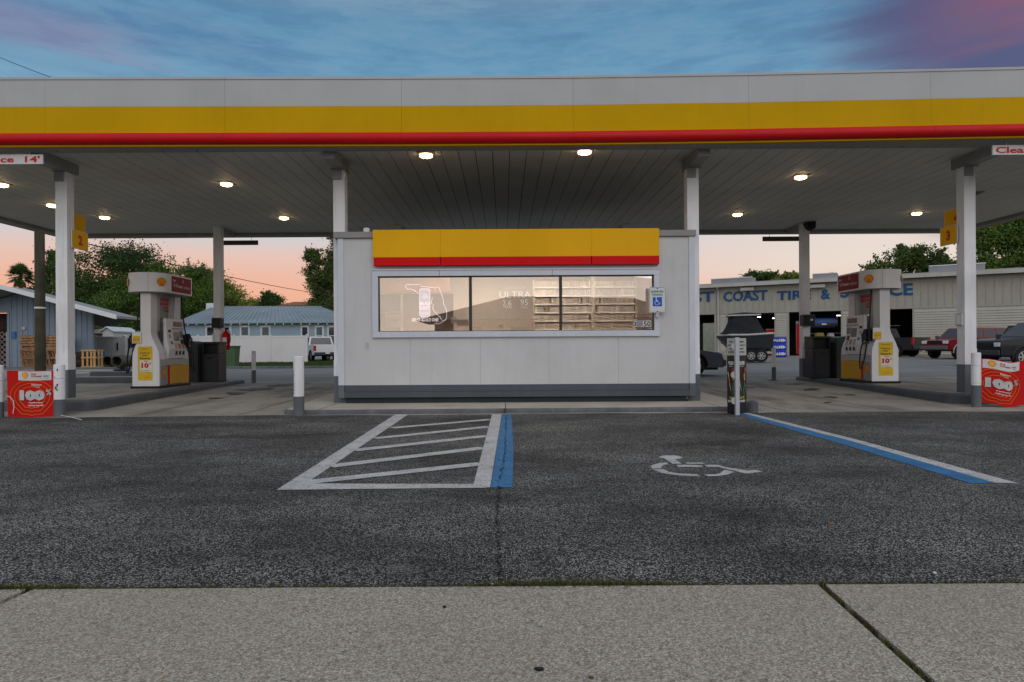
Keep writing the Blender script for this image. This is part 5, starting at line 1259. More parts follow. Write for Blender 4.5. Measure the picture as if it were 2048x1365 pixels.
# ------------------------------------------------------------------ vehicles (x forward in local space)
def wheel(parent, x, y, r, w, sgn):
    tb = MB(); n = 26
    prof = [(r*.62, -w/2), (r*.95, -w/2), (r, -w/2+.03), (r, w/2-.03), (r*.95, w/2), (r*.62, w/2)]
    vs = [(a*math.cos(i*2*math.pi/n), o, a*math.sin(i*2*math.pi/n)) for a, o in prof for i in range(n)]
    k = len(prof); tb.add(vs, [(j*n+i, j*n+(i+1) % n, ((j+1) % k)*n+(i+1) % n, ((j+1) % k)*n+i) for j in range(k) for i in range(n)])
    wo = tb.build('wheel', TYRE, parent, loc=(x, y, r))
    rb = MB(); so = sgn*(w/2-.04); rb.cyl((0, so-.02*sgn, 0), (0, so, 0), r*.60, n=22, m=1)
    rb.cyl((0, so, 0), (0, so+.03*sgn, 0), r*.17, n=12, m=0)
    for i in range(6):
        a = i*math.pi/3; c_, s_ = math.cos(a), math.sin(a); w2 = r*.085
        pts = [(c_*r*.14 - s_*w2, s_*r*.14 + c_*w2), (c_*r*.60 - s_*w2, s_*r*.60 + c_*w2), (c_*r*.60 + s_*w2, s_*r*.60 - c_*w2), (c_*r*.14 + s_*w2, s_*r*.14 - c_*w2)]
        rb.prism(pts, 'xz', *sorted((so, so+.025*sgn)), 0)
    nn = 22
    ring = [((r*.60)*math.cos(i*2*math.pi/nn), (r*.60)*math.sin(i*2*math.pi/nn)) for i in range(nn)]; ring2 = [(a*.86, b_*.86) for a, b_ in ring]
    rb.add([(a, so+.028*sgn, b_) for a, b_ in ring+ring2], [(i, (i+1) % nn, nn+(i+1) % nn, nn+i) for i in range(nn)], 0)
    rb.build('rim', [RIM, BLACK], wo)
def arch_poly(top, x0, x1, zb, wheels, ra):
    """outline of a body side with wheel arches cut into its lower edge; top: list of (x,z) front to rear"""
    low = [(x1, zb)]; out = list(top)
    seg = []
    for wx in sorted(wheels):
        seg.append(wx)
    low = [(x0, zb)]
    for wx in seg:
        n = 10; a0 = math.asin(max(-1, min(1, (zb-.36)/ra)))
        for i in range(n+1):
            a = math.pi-a0 + (a0-(math.pi-a0))*i/n; low.append((wx+ra*math.cos(a), .36+ra*math.sin(a)))
    low.append((x1, zb)); return low + out     # rear bottom -> front bottom -> top front -> top rear
def vehicle(name, label, cat, loc, rot, V, paint, group=None):
    T = thing(name, label, cat, loc, rot, group); W = V['w']/2
    for bsec in V['body']:
        bb = MB(); poly = arch_poly(bsec['top'], bsec['x0'], bsec['x1'], V['zb'], bsec.get('wheels', V['wx']), V['ra']); bb.prism(poly, 'xz', -W, W); bb.build('body', paint, T, bevel=.035)
    MB().box(V['body'][0]['x0']+.15, V['body'][0]['x1']-.15, -W+.12, W-.12, V['zb']-.08, V['zb']+.3).build('underbody', BLACK, T)
    # cabin frustum
    c = V['cab']; zb, zt = c['zb'], c['zt']; wb, wt = W-.03, W*c.get('tum', .82)
    bb = MB(); (r0, f0), (r1, f1) = c['bot'], c['top']
    vs = [(r0,-wb,zb),(f0,-wb,zb),(f0,wb,zb),(r0,wb,zb),(r1,-wt,zt),(f1,-wt,zt),(f1,wt,zt),(r1,wt,zt)]
    bb.add(vs, [(0,3,2,1),(4,5,6,7),(0,1,5,4),(1,2,6,5),(2,3,7,6),(3,0,4,7)]); bb.build('cabin', c.get('paint', paint), T, bevel=.04)
    def side(s_, u, t, o=.012):
        xa = r0+(r1-r0)*t; xb = f0+(f1-f0)*t; return (xa+(xb-xa)*u, s_*(wb+(wt-wb)*t+o), zb+(zt-zb)*t)
    for u0, u1 in c['wins']:
        for s_ in (1, -1):
            q = [side(s_, u0[0], .08), side(s_, u1[0], .08), side(s_, u1[1], .86), side(s_, u0[1], .86)]
            bb = MB(); bb.add(q + [(a, b_-s_*.02, d_) for a, b_, d_ in q], [(0,1,2,3),(4,5,6,7),(0,1,5,4),(1,2,6,5),(2,3,7,6),(3,0,4,7)]); bb.build('side_window', GLASSD, T)
    for xe0, xe1, nm, sg in ((f0, f1, 'windscreen', 1), (r0, r1, 'rear_window', -1)):
        def fp(y, t, o=.012): return (xe0+(xe1-xe0)*t + sg*o, y*(wb+(wt-wb)*t), zb+(zt-zb)*t)
        q = [fp(-.88, .1), fp(.88, .1), fp(.86, .88), fp(-.86, .88)]
        bb = MB(); bb.add(q+[(a-sg*.02, b_, d_) for a, b_, d_ in q], [(0,1,2,3),(4,5,6,7),(0,1,5,4),(1,2,6,5),(2,3,7,6),(3,0,4,7)]); bb.build(nm, GLASSD, T)
    for wx in V['wx']:
        for s_ in (1, -1): wheel(T, wx, s_*(W-.12), V['wr'], .24, s_)
        for s_ in (1, -1):
            bb = MB(); pts = [Vector((wx+(V['ra']+.02)*math.cos(a), s_*(W+.005), .36+(V['ra']+.02)*math.sin(a))) for a in np.linspace(R(-5), R(185), 16)]; bb.tube(pts, .032, 6); bb.build('wheel_arch', V.get('archm', BLACK), T)
    F_, B_ = V['nose'], V['tail']
    for x, nm, zc in ((F_, 'front_bumper', V['bz']), (B_, 'rear_bumper', V['bz'])):
        bb = MB(); bb.box(min(x, x+(.1 if x > 0 else -.1)), max(x, x+(.1 if x > 0 else -.1)), -W*.97, W*.97, zc-.1, zc+.11); bb.build(nm, V.get('bump', DGREY), T, bevel=.03)
    for s_ in (1, -1):
        bb = MB(); y0, y1 = sorted((s_*(W-.04), s_*(W-.36))); bb.box(F_-.05, F_+.02, y0, y1, V['hz']-.09, V['hz']+.08); bb.build('headlight', LAMPW, T, bevel=.02)
        bb = MB(); y0, y1 = sorted((s_*(W+.012), s_*(W-.17))); bb.box(B_-.02, B_+.08, y0, y1, V['tz']-V.get('th', .2), V['tz']+V.get('th', .2)); bb.build('tail_light', LAMPR, T, bevel=.015)
        bb = MB(); mx = f0-.15; y0, y1 = sorted((s_*(W+.02), s_*(W+.22))); bb.box(mx-.06, mx+.06, y0, y1, zb+.0, zb+.17); bb.build('mirror', V.get('bump', DGREY), T, bevel=.03)
    bb = MB(); bb.box(F_, F_+.03, -W*.52, W*.52, V['hz']-.10, V['hz']+.09); bb.build('grille', BLACK, T, bevel=.01)
    bb = MB(); bb.box(B_-.03 - (.1), B_-.02-.085, -.16, .16, V['bz']+.0, V['bz']+.09); bb.build('number_plate', WHITET, T)
    for x in V['door']:
        bb = MB()
        for s_ in (1, -1): bb.box(x-.004, x+.004, *sorted((s_*(W-.0), s_*(W+.003))), V['zb']+.1, zb)
        bb.build('door_seam', BLACK, T)
    return T
PICK = dict(w=1.95, zb=.48, wx=(-1.75, 1.85), ra=.47, wr=.40, nose=2.85, tail=-2.85, bz=.58, hz=.92, tz=.98, th=.20, archm=BLACK,
    body=[dict(x0=-2.85, x1=2.85, top=[(2.85,.95),(2.80,1.10),(1.25,1.22),(-.70,1.22),(-.75,1.24),(-2.85,1.24)])],
    cab=dict(zb=1.20, zt=1.86, bot=(-.95, 1.35), top=(-.75, .55), wins=[((.08,.08),(.44,.50)), ((.50,.58),(.86,.90))]), door=(-.75, .25, 1.2))
SUV = dict(w=1.78, zb=.50, wx=(-1.30, 1.40), ra=.45, wr=.385, nose=2.20, tail=-2.25, bz=.62, hz=.93, tz=1.0, th=.13, archm=mat('arch_silver', (.4,.4,.42), .4),
    body=[dict(x0=-2.25, x1=2.18, top=[(2.18,.92),(2.10,1.03),(1.0,1.16),(-2.20,1.20),(-2.25,1.0)])],
    cab=dict(zb=1.14, zt=1.74, bot=(-2.22, 1.08), top=(-2.02, .45), wins=[((.04,.05),(.30,.33)), ((.34,.37),(.60,.66)), ((.64,.70),(.90,.94))]), door=(-1.0, .0, 1.0), bump=mat('bumper_grey', (.12,.12,.125), .4))
JEEP = dict(w=1.75, zb=.52, wx=(-1.2, 1.25), ra=.45, wr=.40, nose=1.95, tail=-2.0, bz=.62, hz=.98, tz=1.0, th=.12,
    body=[dict(x0=-2.0, x1=1.95, top=[(1.95,.95),(1.93,1.12),(.6,1.18),(-1.95,1.18),(-2.0,1.1)])],
    cab=dict(zb=1.16, zt=1.80, bot=(-1.98, .62), top=(-1.9, .30), wins=[((.04,.05),(.36,.37)), ((.42,.43),(.68,.69)), ((.73,.74),(.95,.95))], paint=mat('soft_top', (.012,.013,.012), .8)), door=(-.55, .45))
SED = dict(w=1.82, zb=.28, wx=(-1.38, 1.42), ra=.38, wr=.33, nose=2.36, tail=-2.38, bz=.42, hz=.68, tz=.80, th=.07, archm=BLACK,
    body=[dict(x0=-2.38, x1=2.36, top=[(2.36,.55),(2.28,.74),(1.1,.93),(-1.9,.98),(-2.38,.90)])],
    cab=dict(zb=.92, zt=1.44, bot=(-1.95, 1.15), top=(-1.15, .25), wins=[((.14,.12),(.46,.48)), ((.50,.52),(.86,.92))], tum=.74), door=(-1.0, .05, 1.0))
def cp(name, c, rough=.25): return mat(name, c, rough, .03, .6, coat=.5, dirt=.06)
def vpos(u, Y): p = at(u, 700, Y); return (p.x, Y, gz(p.x, Y)-.0)
# white pickup by the fence: rear turned to us
vehicle('pickup_truck', 'white pickup truck seen from behind, parked past the end of the white fence', 'pickup truck', vpos(637, 51.5)[:2]+(.10,), R(118), dict(PICK, tz=.98), cp('paint_white', (.62,.63,.64)))
vehicle('pickup_truck', 'dark pickup truck behind the white one, near the kiosk corner', 'pickup truck', vpos(668, 55.5)[:2]+(.10,), R(60), dict(PICK), cp('paint_navy', (.015,.02,.035)))
# right yard
vehicle('red_car', 'dark red off road car parked by the workshop wall behind the right column', 'car', vpos(1932, 38.2), R(194), SUV, cp('paint_red', (.20,.012,.018)))
vehicle('soft_top_car', 'boxy dark soft top car behind the black pickup at the right edge', 'car', vpos(2050, 34.8), R(188), JEEP, cp('paint_dark', (.025,.028,.03)))
vehicle('pickup_truck', 'black pickup truck entering the picture at the right edge', 'pickup truck', vpos(2092, 28.4), R(184), dict(PICK, archm=mat('arch_black', (.02,.022,.026), .3)), cp('paint_black', (.012,.014,.022)))
vehicle('pickup_truck', 'dark pickup truck half hidden in the workshop doorway behind the right pump', 'pickup truck', vpos(1757, 45.0), R(118), PICK, cp('paint_charcoal', (.02,.022,.024)))
vehicle('passing_car', 'dark blue grey car passing behind the right corner of the kiosk', 'car', (4.75, 22.6, gz(4.75, 22.6)), R(2), SED, cp('paint_slate', (.07,.085,.11)))
# ------------------------------------------------------------------ tyre workshop
ZW = .30
P0 = Vector((15.7, 53.6, 0)); P1 = Vector((33.5, 43.2, 0)); dW = (P1-P0).normalized(); ang = math.atan2(dW.y, dW.x)
ws = thing('tyre_workshop', 'long beige metal workshop with blue FIRST COAST TIRE & SERVICE lettering and open bays', 'workshop building', (P0.x, P0.y, ZW), ang)
Winv = ws.matrix_basis.inverted() if False else Matrix.LocRotScale(Vector((P0.x, P0.y, ZW)), Matrix.Rotation(ang, 3, 'Z'), None).inverted()
def wl(u, v=640):
    """distance along the wall (local x) and local height of the photograph's point on the wall plane"""
    d_ = at(u, v, 1.0) - Vector((0, 0, EYE)); nrm = Vector((-dW.y, dW.x, 0)); t = (P0-Vector((0,0,EYE))).dot(nrm)/d_.dot(nrm)
    p = Vector((0,0,EYE))+d_*t; q = Winv @ p; return q.x, q.z
BEI = mat('beige_metal', (.34,.33,.285), .6, .06, .5, streak=.35, dirtc=(.13,.12,.10,1)); BEI2 = mat('beige_siding', (.40,.39,.345), .6, .06, .6, streak=.2, dirtc=(.16,.15,.12,1), dirt=.15)
X0 = wl(1330)[0]; X1 = wl(2048)[0]+12; HT = wl(1700, wl and 560)[1]
HT = (wl(1400, 577)[1] + wl(1840, 556)[1] + wl(2040, 547)[1])/3; HB_ = (wl(1500, 628)[1] + wl(1700, 620)[1] + wl(1900, 612)[1])/3
bays = [(1385, 1429), (1455, 1549), (1578, 1682), (1772, 1825)]
bl = [(wl(a)[0], wl(b_)[0]) for a, b_ in bays]
bb = MB(); bb.box(X0, X1, 0, .15, HB_, HT-.02)
x = X0
while x < X1: bb.box(x, x+.04, -.025, 0, HB_+.02, HT-.3); x += .305*1.5
bb.box(X0, X1, -.04, -.0, HB_-.04, HB_+.02)
bb.build('upper_wall', BEI, ws)
edges = [X0] + [e for b_ in bl for e in b_] + [X1]
for i in range(0, len(edges), 2):
    a, c = edges[i], edges[i+1]
    if c-a < .05: continue
    bb = MB(); bb.box(a, c, 0.0, .15, .02, HB_-.045); z = .12
    while z < HB_-.15:
        bb.prism([(-.045, z), (-.002, z+.16), (-.002, z)], 'yz', a+.12, c-.12); z += .17
    bb.build('siding', BEI2, ws)
    bb = MB(); bb.box(a, a+.12, -.05, .0, .02, HB_-.05).box(c-.12, c, -.05, .0, .02, HB_-.05); bb.build('door_frame', BEI, ws)
bb = MB(); bb.prism([(-.55, HT+.02), (-.5, HT+.30), (12.5, HT+.8), (12.5, HT+.7), (-.3, HT+.0)], 'yz', X0-.4, X1); bb.build('roof', mat('shop_roof', (.30,.30,.29), .5, .08, .6), ws)
bb = MB(); bb.box(X0-.4, X1, -.62, -.5, HT-.02, HT+.22); bb.build('gutter', mat('gutter_m', (.42,.42,.40), .5, .08, 1, streak=.3), ws)
bb = MB(); bb.box(X0, X0+.1, .15, 12, 0, HT).box(X1-.1, X1, .15, 12, 0, HT)
# rear wall with openings showing daylight behind the first and third bay
bk = 12.0
def back(u, Yoff=bk):
    nrm = Vector((-dW.y, dW.x, 0)); d_ = at(u, 650, 1.0)-Vector((0,0,EYE)); t = (P0+nrm*Yoff-Vector((0,0,EYE))).dot(nrm)/d_.dot(nrm); return (Winv @ (Vector((0,0,EYE))+d_*t)).x
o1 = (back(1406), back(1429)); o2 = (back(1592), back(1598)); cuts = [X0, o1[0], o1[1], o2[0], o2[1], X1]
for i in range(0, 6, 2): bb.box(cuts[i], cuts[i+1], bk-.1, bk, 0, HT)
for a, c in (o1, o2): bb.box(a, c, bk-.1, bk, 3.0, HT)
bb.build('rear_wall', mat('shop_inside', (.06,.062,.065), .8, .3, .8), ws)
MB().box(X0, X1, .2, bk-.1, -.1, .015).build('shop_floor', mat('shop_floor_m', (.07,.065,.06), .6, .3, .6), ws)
for i, (a, c) in enumerate(bl):
    bb = MB(); bb.box(a, c, .3, 2.8, HB_+.10, HB_+.16); z = 0
    for k in range(5): bb.box(a+.05, c-.05, .3+k*.5, .33+k*.5, HB_-.02, HB_+.10)
    bb.build('bay_door', mat('raised_door', (.12,.12,.115), .6), ws)
for xx in np.arange(X0+2, X1, 5.0):
    if not any(a-.3 < xx < c+.3 for a, c in bl): MB().box(xx-.1, xx+.1, 5, 5.2, 0, HT).build('inner_post', DGREY, ws)
# lettering
BL_ = mat('letter_blue', (.03,.11,.24), .6, .2, .5, c2=(.015,.045,.15,1), spec=.08)
def word(t_, u0, u1, vt, vb):
    (xa, z1), (xb, _) = wl(u0, vt), wl(u1, vt); z0 = wl(u0, vb)[1]; zt = wl(u0, vt)[1]
    bb = MB(); bb.text(t_, ((xa+xb)/2, -.035, (z0+zt)/2), (1,0,0), (0,0,1), 0, w=xb-xa, h=zt-z0, bold=.025, depth=.03); bb.build('lettering', BL_, ws)
word('FIRST', 1338, 1429, 587, 607); word('COAST', 1447, 1535, 584, 604); word('TIRE', 1554, 1622, 583, 601); word('&', 1642, 1661, 579, 599); word('SERVICE', 1681, 1826, 573, 596)
bb = MB(); xx = wl(1437)[0]; bb.cyl((xx, -.12, 0), (xx, -.12, HT-.1), .07, n=8); bb.tube([(xx, -.12, HT-.25), (xx, -.3, HT-.1), (xx, -.5, HT-.02)], .08, 8); bb.build('downpipe', _mc['gutter_m'], ws)
for u in (1496, 1636): xx, zz = wl(u, 580 if u < 1600 else 574); bb = MB(); bb.box(xx-.5, xx+.5, -.45, -.04, zz-.1, zz+.14); bb.build('wall_light', _mc['gutter_m'], ws, bevel=.03)
for u0, u1, vt, vb in ((1418, 1501, 560, 573), (1623, 1672, 550, 562), (1860, 1973, 535, 550)):
    (xa, _), (xb, zt) = wl(u0, vt), wl(u1, vt); z0 = HT+.2; hh = (vb-vt)/F*48
    t = MB(); t.prism([(.7, HT+.22), (.7, HT+.27+hh), (2.2, HT+.36+hh), (2.2, HT+.3)], 'yz', xa, xb); t.build('roof_skylight', mat('ridge_grey', (.26,.28,.31), .5, .1, 1), ws)
    t = MB(); t.box(xa-.03, xb+.03, .66, .73, HT+.27+hh, HT+.33+hh); t.build('skylight_trim', WHITE, ws)
# concrete strip in front of the bays, yellow corner post
bb = MB(); Wm = Winv.inverted()
pl_ = [Wm @ Vector((x, y, 0)) for x, y in ((X0, -2.2), (X1, -2.2), (X1, .2), (X0, .2))]
bb.prism([(p.x, p.y) for p in pl_], 'xy', .15, .30); tag(bb.build('workshop_apron', mat('warm_concrete', (.34,.26,.18), .8, .15, .5)), kind='structure')
def inworld(x, y, z=0): return Wm @ Vector((x, y, z))
wb_ = inworld(back(1417), bk+6, 0); t = thing('garden_wall', 'pale wall and hedge seen through the far opening of the workshop', 'wall', wb_, ang)
MB().box(-6, 9, 0, .2, 0, 3.3).build('wall_face', mat('pale_wall', (.40,.42,.34), .7), t); MB().box(-6.1, 9.1, -.1, .3, 3.3, 3.5).build('coping', WHITE, t)
p = inworld(wl(1829)[0], -.25, 0); t = thing('guard_post', 'yellow guard post at the corner of the open workshop bay', 'bollard', p)
MB().lathe([(0,0),(.13,0),(.13,1.05),(.1,1.12),(0,1.12)], n=14).build('post', mat('faded_yellow', (.42,.28,.08), .6, .15, 3), t)
# things in the bays
def bay_item(u, yd): return inworld(wl(u)[0] + yd*(wl(u)[0]-wl(u)[0]), yd)
def inbay(u, v, yd):
    nrm = Vector((-dW.y, dW.x, 0)); d_ = at(u, v, 1.0)-Vector((0,0,EYE)); t = (P0+nrm*yd-Vector((0,0,EYE))).dot(nrm)/d_.dot(nrm); return Vector((0,0,EYE))+d_*t
def tool_cabinet(u0, u1, v0, yd, label):
    a, c = inbay(u0, v0, yd), inbay(u1, v0, yd); t = thing('tool_cabinet', label, 'tool cabinet', ((a.x+c.x)/2, (a.y+c.y)/2, ZW+.02), ang); w = (c-a).length; h = a.z-ZW
    MB().box(-w/2, w/2, 0, .5, .08, h).build('cabinet_body', REDS, t, bevel=.01); bb = MB()
    for k in range(5): bb.box(-w/2+.04, w/2-.04, -.015, -.001, .15+k*(h-.2)/5, .12+(k+1)*(h-.2)/5)
    bb.build('drawer', REDS, t, bevel=.005); bb = MB(); bb.box(-w/2-.01, w/2+.01, -.02, .52, h, h+.03); bb.build('top', LGREY, t)
tool_cabinet(1532, 1549, 660, .6, 'red tool cabinet in the workshop bay behind the covered boat')
tool_cabinet(1593, 1599, 648, .8, 'narrow red cabinet left of the raised blue car in the workshop')
c_ = inbay(1648, 650, 3.2); lf = vehicle('raised_car', 'blue car raised on a lift inside the workshop bay', 'car', (c_.x, c_.y, inbay(1648, 651, 3.2).z-.45), ang+R(95), SED, cp('paint_blue', (.03,.10,.38)))
l_ = thing('car_lift', 'grey two post car lift holding the blue car in the workshop bay', 'car lift', (c_.x, c_.y, ZW+.02), ang)
for x in (-1.35, 1.35): MB().box(x-.1, x+.1, -.15, .15, 0, 3.6).build('lift_post', mat('lift_paint', (.25,.25,.26), .5), l_); MB().box(min(x, x*.3), max(x, x*.3), -.9, -.8, c_.z-.75-ZW, c_.z-.67-ZW).build('lift_arm', _mc['lift_paint'], l_)
MB().box(-1.35, 1.35, -.06, .06, 3.5, 3.6).build('lift_beam', _mc['lift_paint'], l_)
for k, (u, v, yd, w, h, m_, lab) in enumerate(((1470, 690, 2.5, .9, 1.2, DGREY, 'dark workbench in the bay behind the boat'), (1610, 690, 1.2, .5, 1.0, DGREY, 'dark machine in front of the lift'), (1790, 690, 5, .6, 2.2, mat('teal_dark', (.02,.05,.06), .5), 'tall dark cabinet deep in the bay behind the right pump'))):
    a = inbay(u, v, yd); t = thing('workshop_bench', lab, 'workshop equipment', (a.x, a.y, ZW+.02), ang); MB().box(-w/2, w/2, 0, .5, 0, h).build('bench_body', m_, t, bevel=.02); MB().box(-w/2-.05, w/2+.05, -.05, .55, h+.001, h+.05).build('bench_top', STEEL, t)
for u, yd, z in ((1540, 2, 2.9), (1672, 2.5, 3.0), (1500, 4, 3.1)):
    a = inworld(wl(u)[0], yd, z); t = thing('work_lamp', 'small lit lamp hanging in the workshop, %s' % {1540: 'over the red tool cabinet', 1672: 'right of the raised car', 1500: 'above the covered boat'}[u], 'lamp', a, 0, 'small lamps inside the workshop')
    MB().box(-.12,.12,-.05,.05,0,.05).build('lamp_tube', emit('bay_lamp_%d' % u, (.9,.95,1), 5), t); MB().box(-.13,.13,-.06,.06,.051,.09).build('lamp_shade', DGREY, t)
# stack of tyres in blue covers
p = at(1559.5, 716, 45.0); t = thing('tyre_stack', 'three tyres in blue FALKEN covers stacked between two workshop bays', 'tyre stack', (p.x, 45.0, gz(p.x, 45)))
for k in range(3):
    bb = MB(); z = k*.45; bb.lathe([(.0,z),(.40,z),(.44,z+.06),(.44,z+.38),(.40,z+.443),(0,z+.444)], n=24); c_ = bb.build('tyre_cover', mat('cover_blue', (.015,.045,.42), .5, .1, 3), t)
    vs, fs, x0, x1, y0, y1 = text_geo('FALKEN', .05); bb = MB(); 
    out = [(.446*math.sin((v[0]-(x0+x1)/2)/(x1-x0)*1.9-.45), -.446*math.cos((v[0]-(x0+x1)/2)/(x1-x0)*1.9-.45), z+.14+(v[1]-y0)/(y1-y0)*.17) for v in vs]; bb.add(out, fs); bb.build('lettering', WHITET, c_)
# ------------------------------------------------------------------ boat on its trailer
YBt = 34.5; pc = at(1489, 700, YBt); bt = thing('covered_boat', 'small boat under a tall black cover with a blue outboard motor, on a trailer', 'boat', (pc.x, YBt, gz(pc.x, YBt)+.02), R(180-14))
k_ = YBt/F
def hx(u): return -(u-1489)*k_/math.cos(R(14))      # local x, bow (+x) is left in the picture
def hz_(v): return EYE + (692.4-v)*k_ - gz(pc.x, YBt)-.02
zg, zk = hz_(670), hz_(708)
st = [(hx(1437), .04, zg-.02, zg-.12), (hx(1446), .45, zg-.02, zg-.42), (hx(1462), .82, zg-.02, zk+.15), (hx(1490), .98, zg-.03, zk), (hx(1537), .95, zg+.04, zk)]
bb = MB(); vs = []
for x, w, zt_, zb2 in st: vs += [(x, -w, zt_), (x, -w*.82, zb2+(zt_-zb2)*.3), (x, 0, zb2), (x, w*.82, zb2+(zt_-zb2)*.3), (x, w, zt_)]
fs = [(j*5+i, j*5+i+1, (j+1)*5+i+1, (j+1)*5+i) for j in range(4) for i in range(4)] + [(20,21,22,23,24)]
bb.add(vs, fs); bb.build('hull', mat('hull_dark', (.03,.035,.04), .3, .1, 2, coat=.4), bt, smooth=False)
bb = MB(); L_ = [Vector((x, -w-.02, zt_)) for x, w, zt_, _ in st]; R_ = [Vector((x, w+.02, zt_)) for x, w, zt_, _ in st]; bb.tube(L_, .055, 6); bb.tube(R_, .055, 6); bb.tube([L_[-1], R_[-1]], .055, 6); bb.build('gunwale', mat('rub_rail', (.45,.45,.44), .5), bt)
bb = MB(); rings = []; n = 16; Lr = 7
x_a, x_b = hx(1438)-.1, hx(1534); xt_a, xt_b = hx(1462), hx(1510); zt2 = hz_(633)
vs = []
for j in range(Lr+1):
    t = j/Lr; s_ = t**.55; 
    xa = x_a+(xt_a-x_a)*s_; xb = x_b+(xt_b-x_b)*s_; w = .98+(.62-.98)*s_; z = zg+.03+(zt2-zg-.03)*t
    for i in range(n):
        a = i*2*math.pi/n; ex = math.copysign(abs(math.cos(a))**.6, math.cos(a)); ey = math.copysign(abs(math.sin(a))**.6, math.sin(a))
        vs.append(((xa+xb)/2+(xa-xb)/2*ex, w*ey*(1 if j or ex < .3 else .9), z))
bb.add(vs, [(j*n+i, j*n+(i+1) % n, (j+1)*n+(i+1) % n, (j+1)*n+i) for j in range(Lr) for i in range(n)] + [tuple(range(Lr*n, Lr*n+n))]); bb.build('cover', mat('canvas_black', (.018,.020,.024), .85, .2, 3, bump=.5, bscale=5), bt, smooth=True)
ztp = hz_(627.5); bb = MB(); bb.prism([(hx(1457), ztp-.12), (hx(1462), ztp-.04), (hx(1486), ztp+.03), (hx(1510), ztp-.02), (hx(1517), ztp-.10)], 'xz', -.62, .62, 0); bb.build('hard_top', mat('top_dark', (.04,.04,.042), .6), bt, bevel=.02)
bb = MB(); 
for y in (-.64, .64): bb.tube([(hx(1456), y, ztp-.13), (hx(1517), y, ztp-.11)], .04, 6)
bb.tube([(hx(1490), 0, ztp), (hx(1490), 0, ztp+.16)], .02, 5); bb.build('top_rail', _mc['rub_rail'], bt)
bb = MB(); xo = hx(1529); zo0, zo1 = hz_(694), hz_(672); bb.prism([(xo-.28,zo0+.15),(xo+.0,zo0),(xo+.28,zo0+.2),(xo+.33,zo1-.08),(xo+.1,zo1),(xo-.3,zo1-.05)], 'xz', -.2, .2); bb.build('outboard_motor', mat('motor_blue', (.015,.05,.30), .3, .1, 2, coat=.4), bt, bevel=.05)
bb = MB(); bb.prism([(xo-.12,zo0+.1),(xo+.12,zo0+.1),(xo+.08,.45),(xo-.10,.45)], 'xz', -.07, .07); bb.tube([(xo-.3,-.15,zo1-.1),(xo+.05,-.215,zo0+.25),(xo+.3,-.15,zo1-.1)], .03, 5); bb.build('motor_leg', LGREY, bt)
bb = MB()
for y in (-.75, .75): bb.box(hx(1536), hx(1447), y-.05, y+.05, .42, .52)
for x in (hx(1530), hx(1490), hx(1455)): bb.box(x-.05, x+.05, -.75, .75, .43, .51); bb.box(x-.04, x+.04, -.5, -.42, .5, zk+.12); bb.box(x-.04, x+.04, .42, .5, .5, zk+.12)
bb.build('trailer_frame', STEEL, bt)
for x in (hx(1515), hx(1497)):
    for s_ in (1, -1): wheel(bt, x, s_*.98, .31, .2, s_)
# ------------------------------------------------------------------ trees
def leaf_mat(name, c1, c2, sc=.35):
    m = bpy.data.materials.new(name); m.use_nodes = True; nt = m.node_tree; N = nt.nodes; L = nt.links; b = N['Principled BSDF']
    b.inputs['Roughness'].default_value = .6; b.inputs['Specular IOR Level'].default_value = .25
    tc = N.new('ShaderNodeTexCoord')
    def nz(s): n = N.new('ShaderNodeTexNoise'); n.inputs['Scale'].default_value = s; n.inputs['Detail'].default_value = 3; L.new(tc.outputs['Object'], n.inputs[0]); return n.outputs[0]
    ad = N.new('ShaderNodeMath'); ad.operation = 'ADD'; L.new(nz(sc), ad.inputs[0]); L.new(nz(sc*9), ad.inputs[1])
    mr = N.new('ShaderNodeMapRange'); L.new(ad.outputs[0], mr.inputs[0]); mr.inputs[1].default_value = .80; mr.inputs[2].default_value = 1.22
    mx = N.new('ShaderNodeMix'); mx.data_type = 'RGBA'; L.new(mr.outputs[0], mx.inputs[0]); mx.inputs[6].default_value = (*c1, 1); mx.inputs[7].default_value = (*c2, 1); L.new(mx.outputs[2], b.inputs['Base Color'])
    tr = N.new('ShaderNodeBsdfTranslucent'); L.new(mx.outputs[2], tr.inputs[0]); ms = N.new('ShaderNodeMixShader'); ms.inputs[0].default_value = .25
    L.new(b.outputs[0], ms.inputs[1]); L.new(tr.outputs[0], ms.inputs[2]); L.new(ms.outputs[0], N['Material Output'].inputs[0]); return m
LF_D = leaf_mat('leaf_dark', (.020,.045,.012), (.085,.15,.035)); LF_M = leaf_mat('leaf_mid', (.035,.08,.014), (.13,.22,.04)); LF_L = leaf_mat('leaf_light', (.07,.11,.015), (.25,.31,.06)); LF_O = leaf_mat('leaf_olive', (.038,.065,.018), (.13,.19,.05))
BARK = mat('bark', (.06,.05,.038), .9, .3, 3, bump=.6, bscale=12)
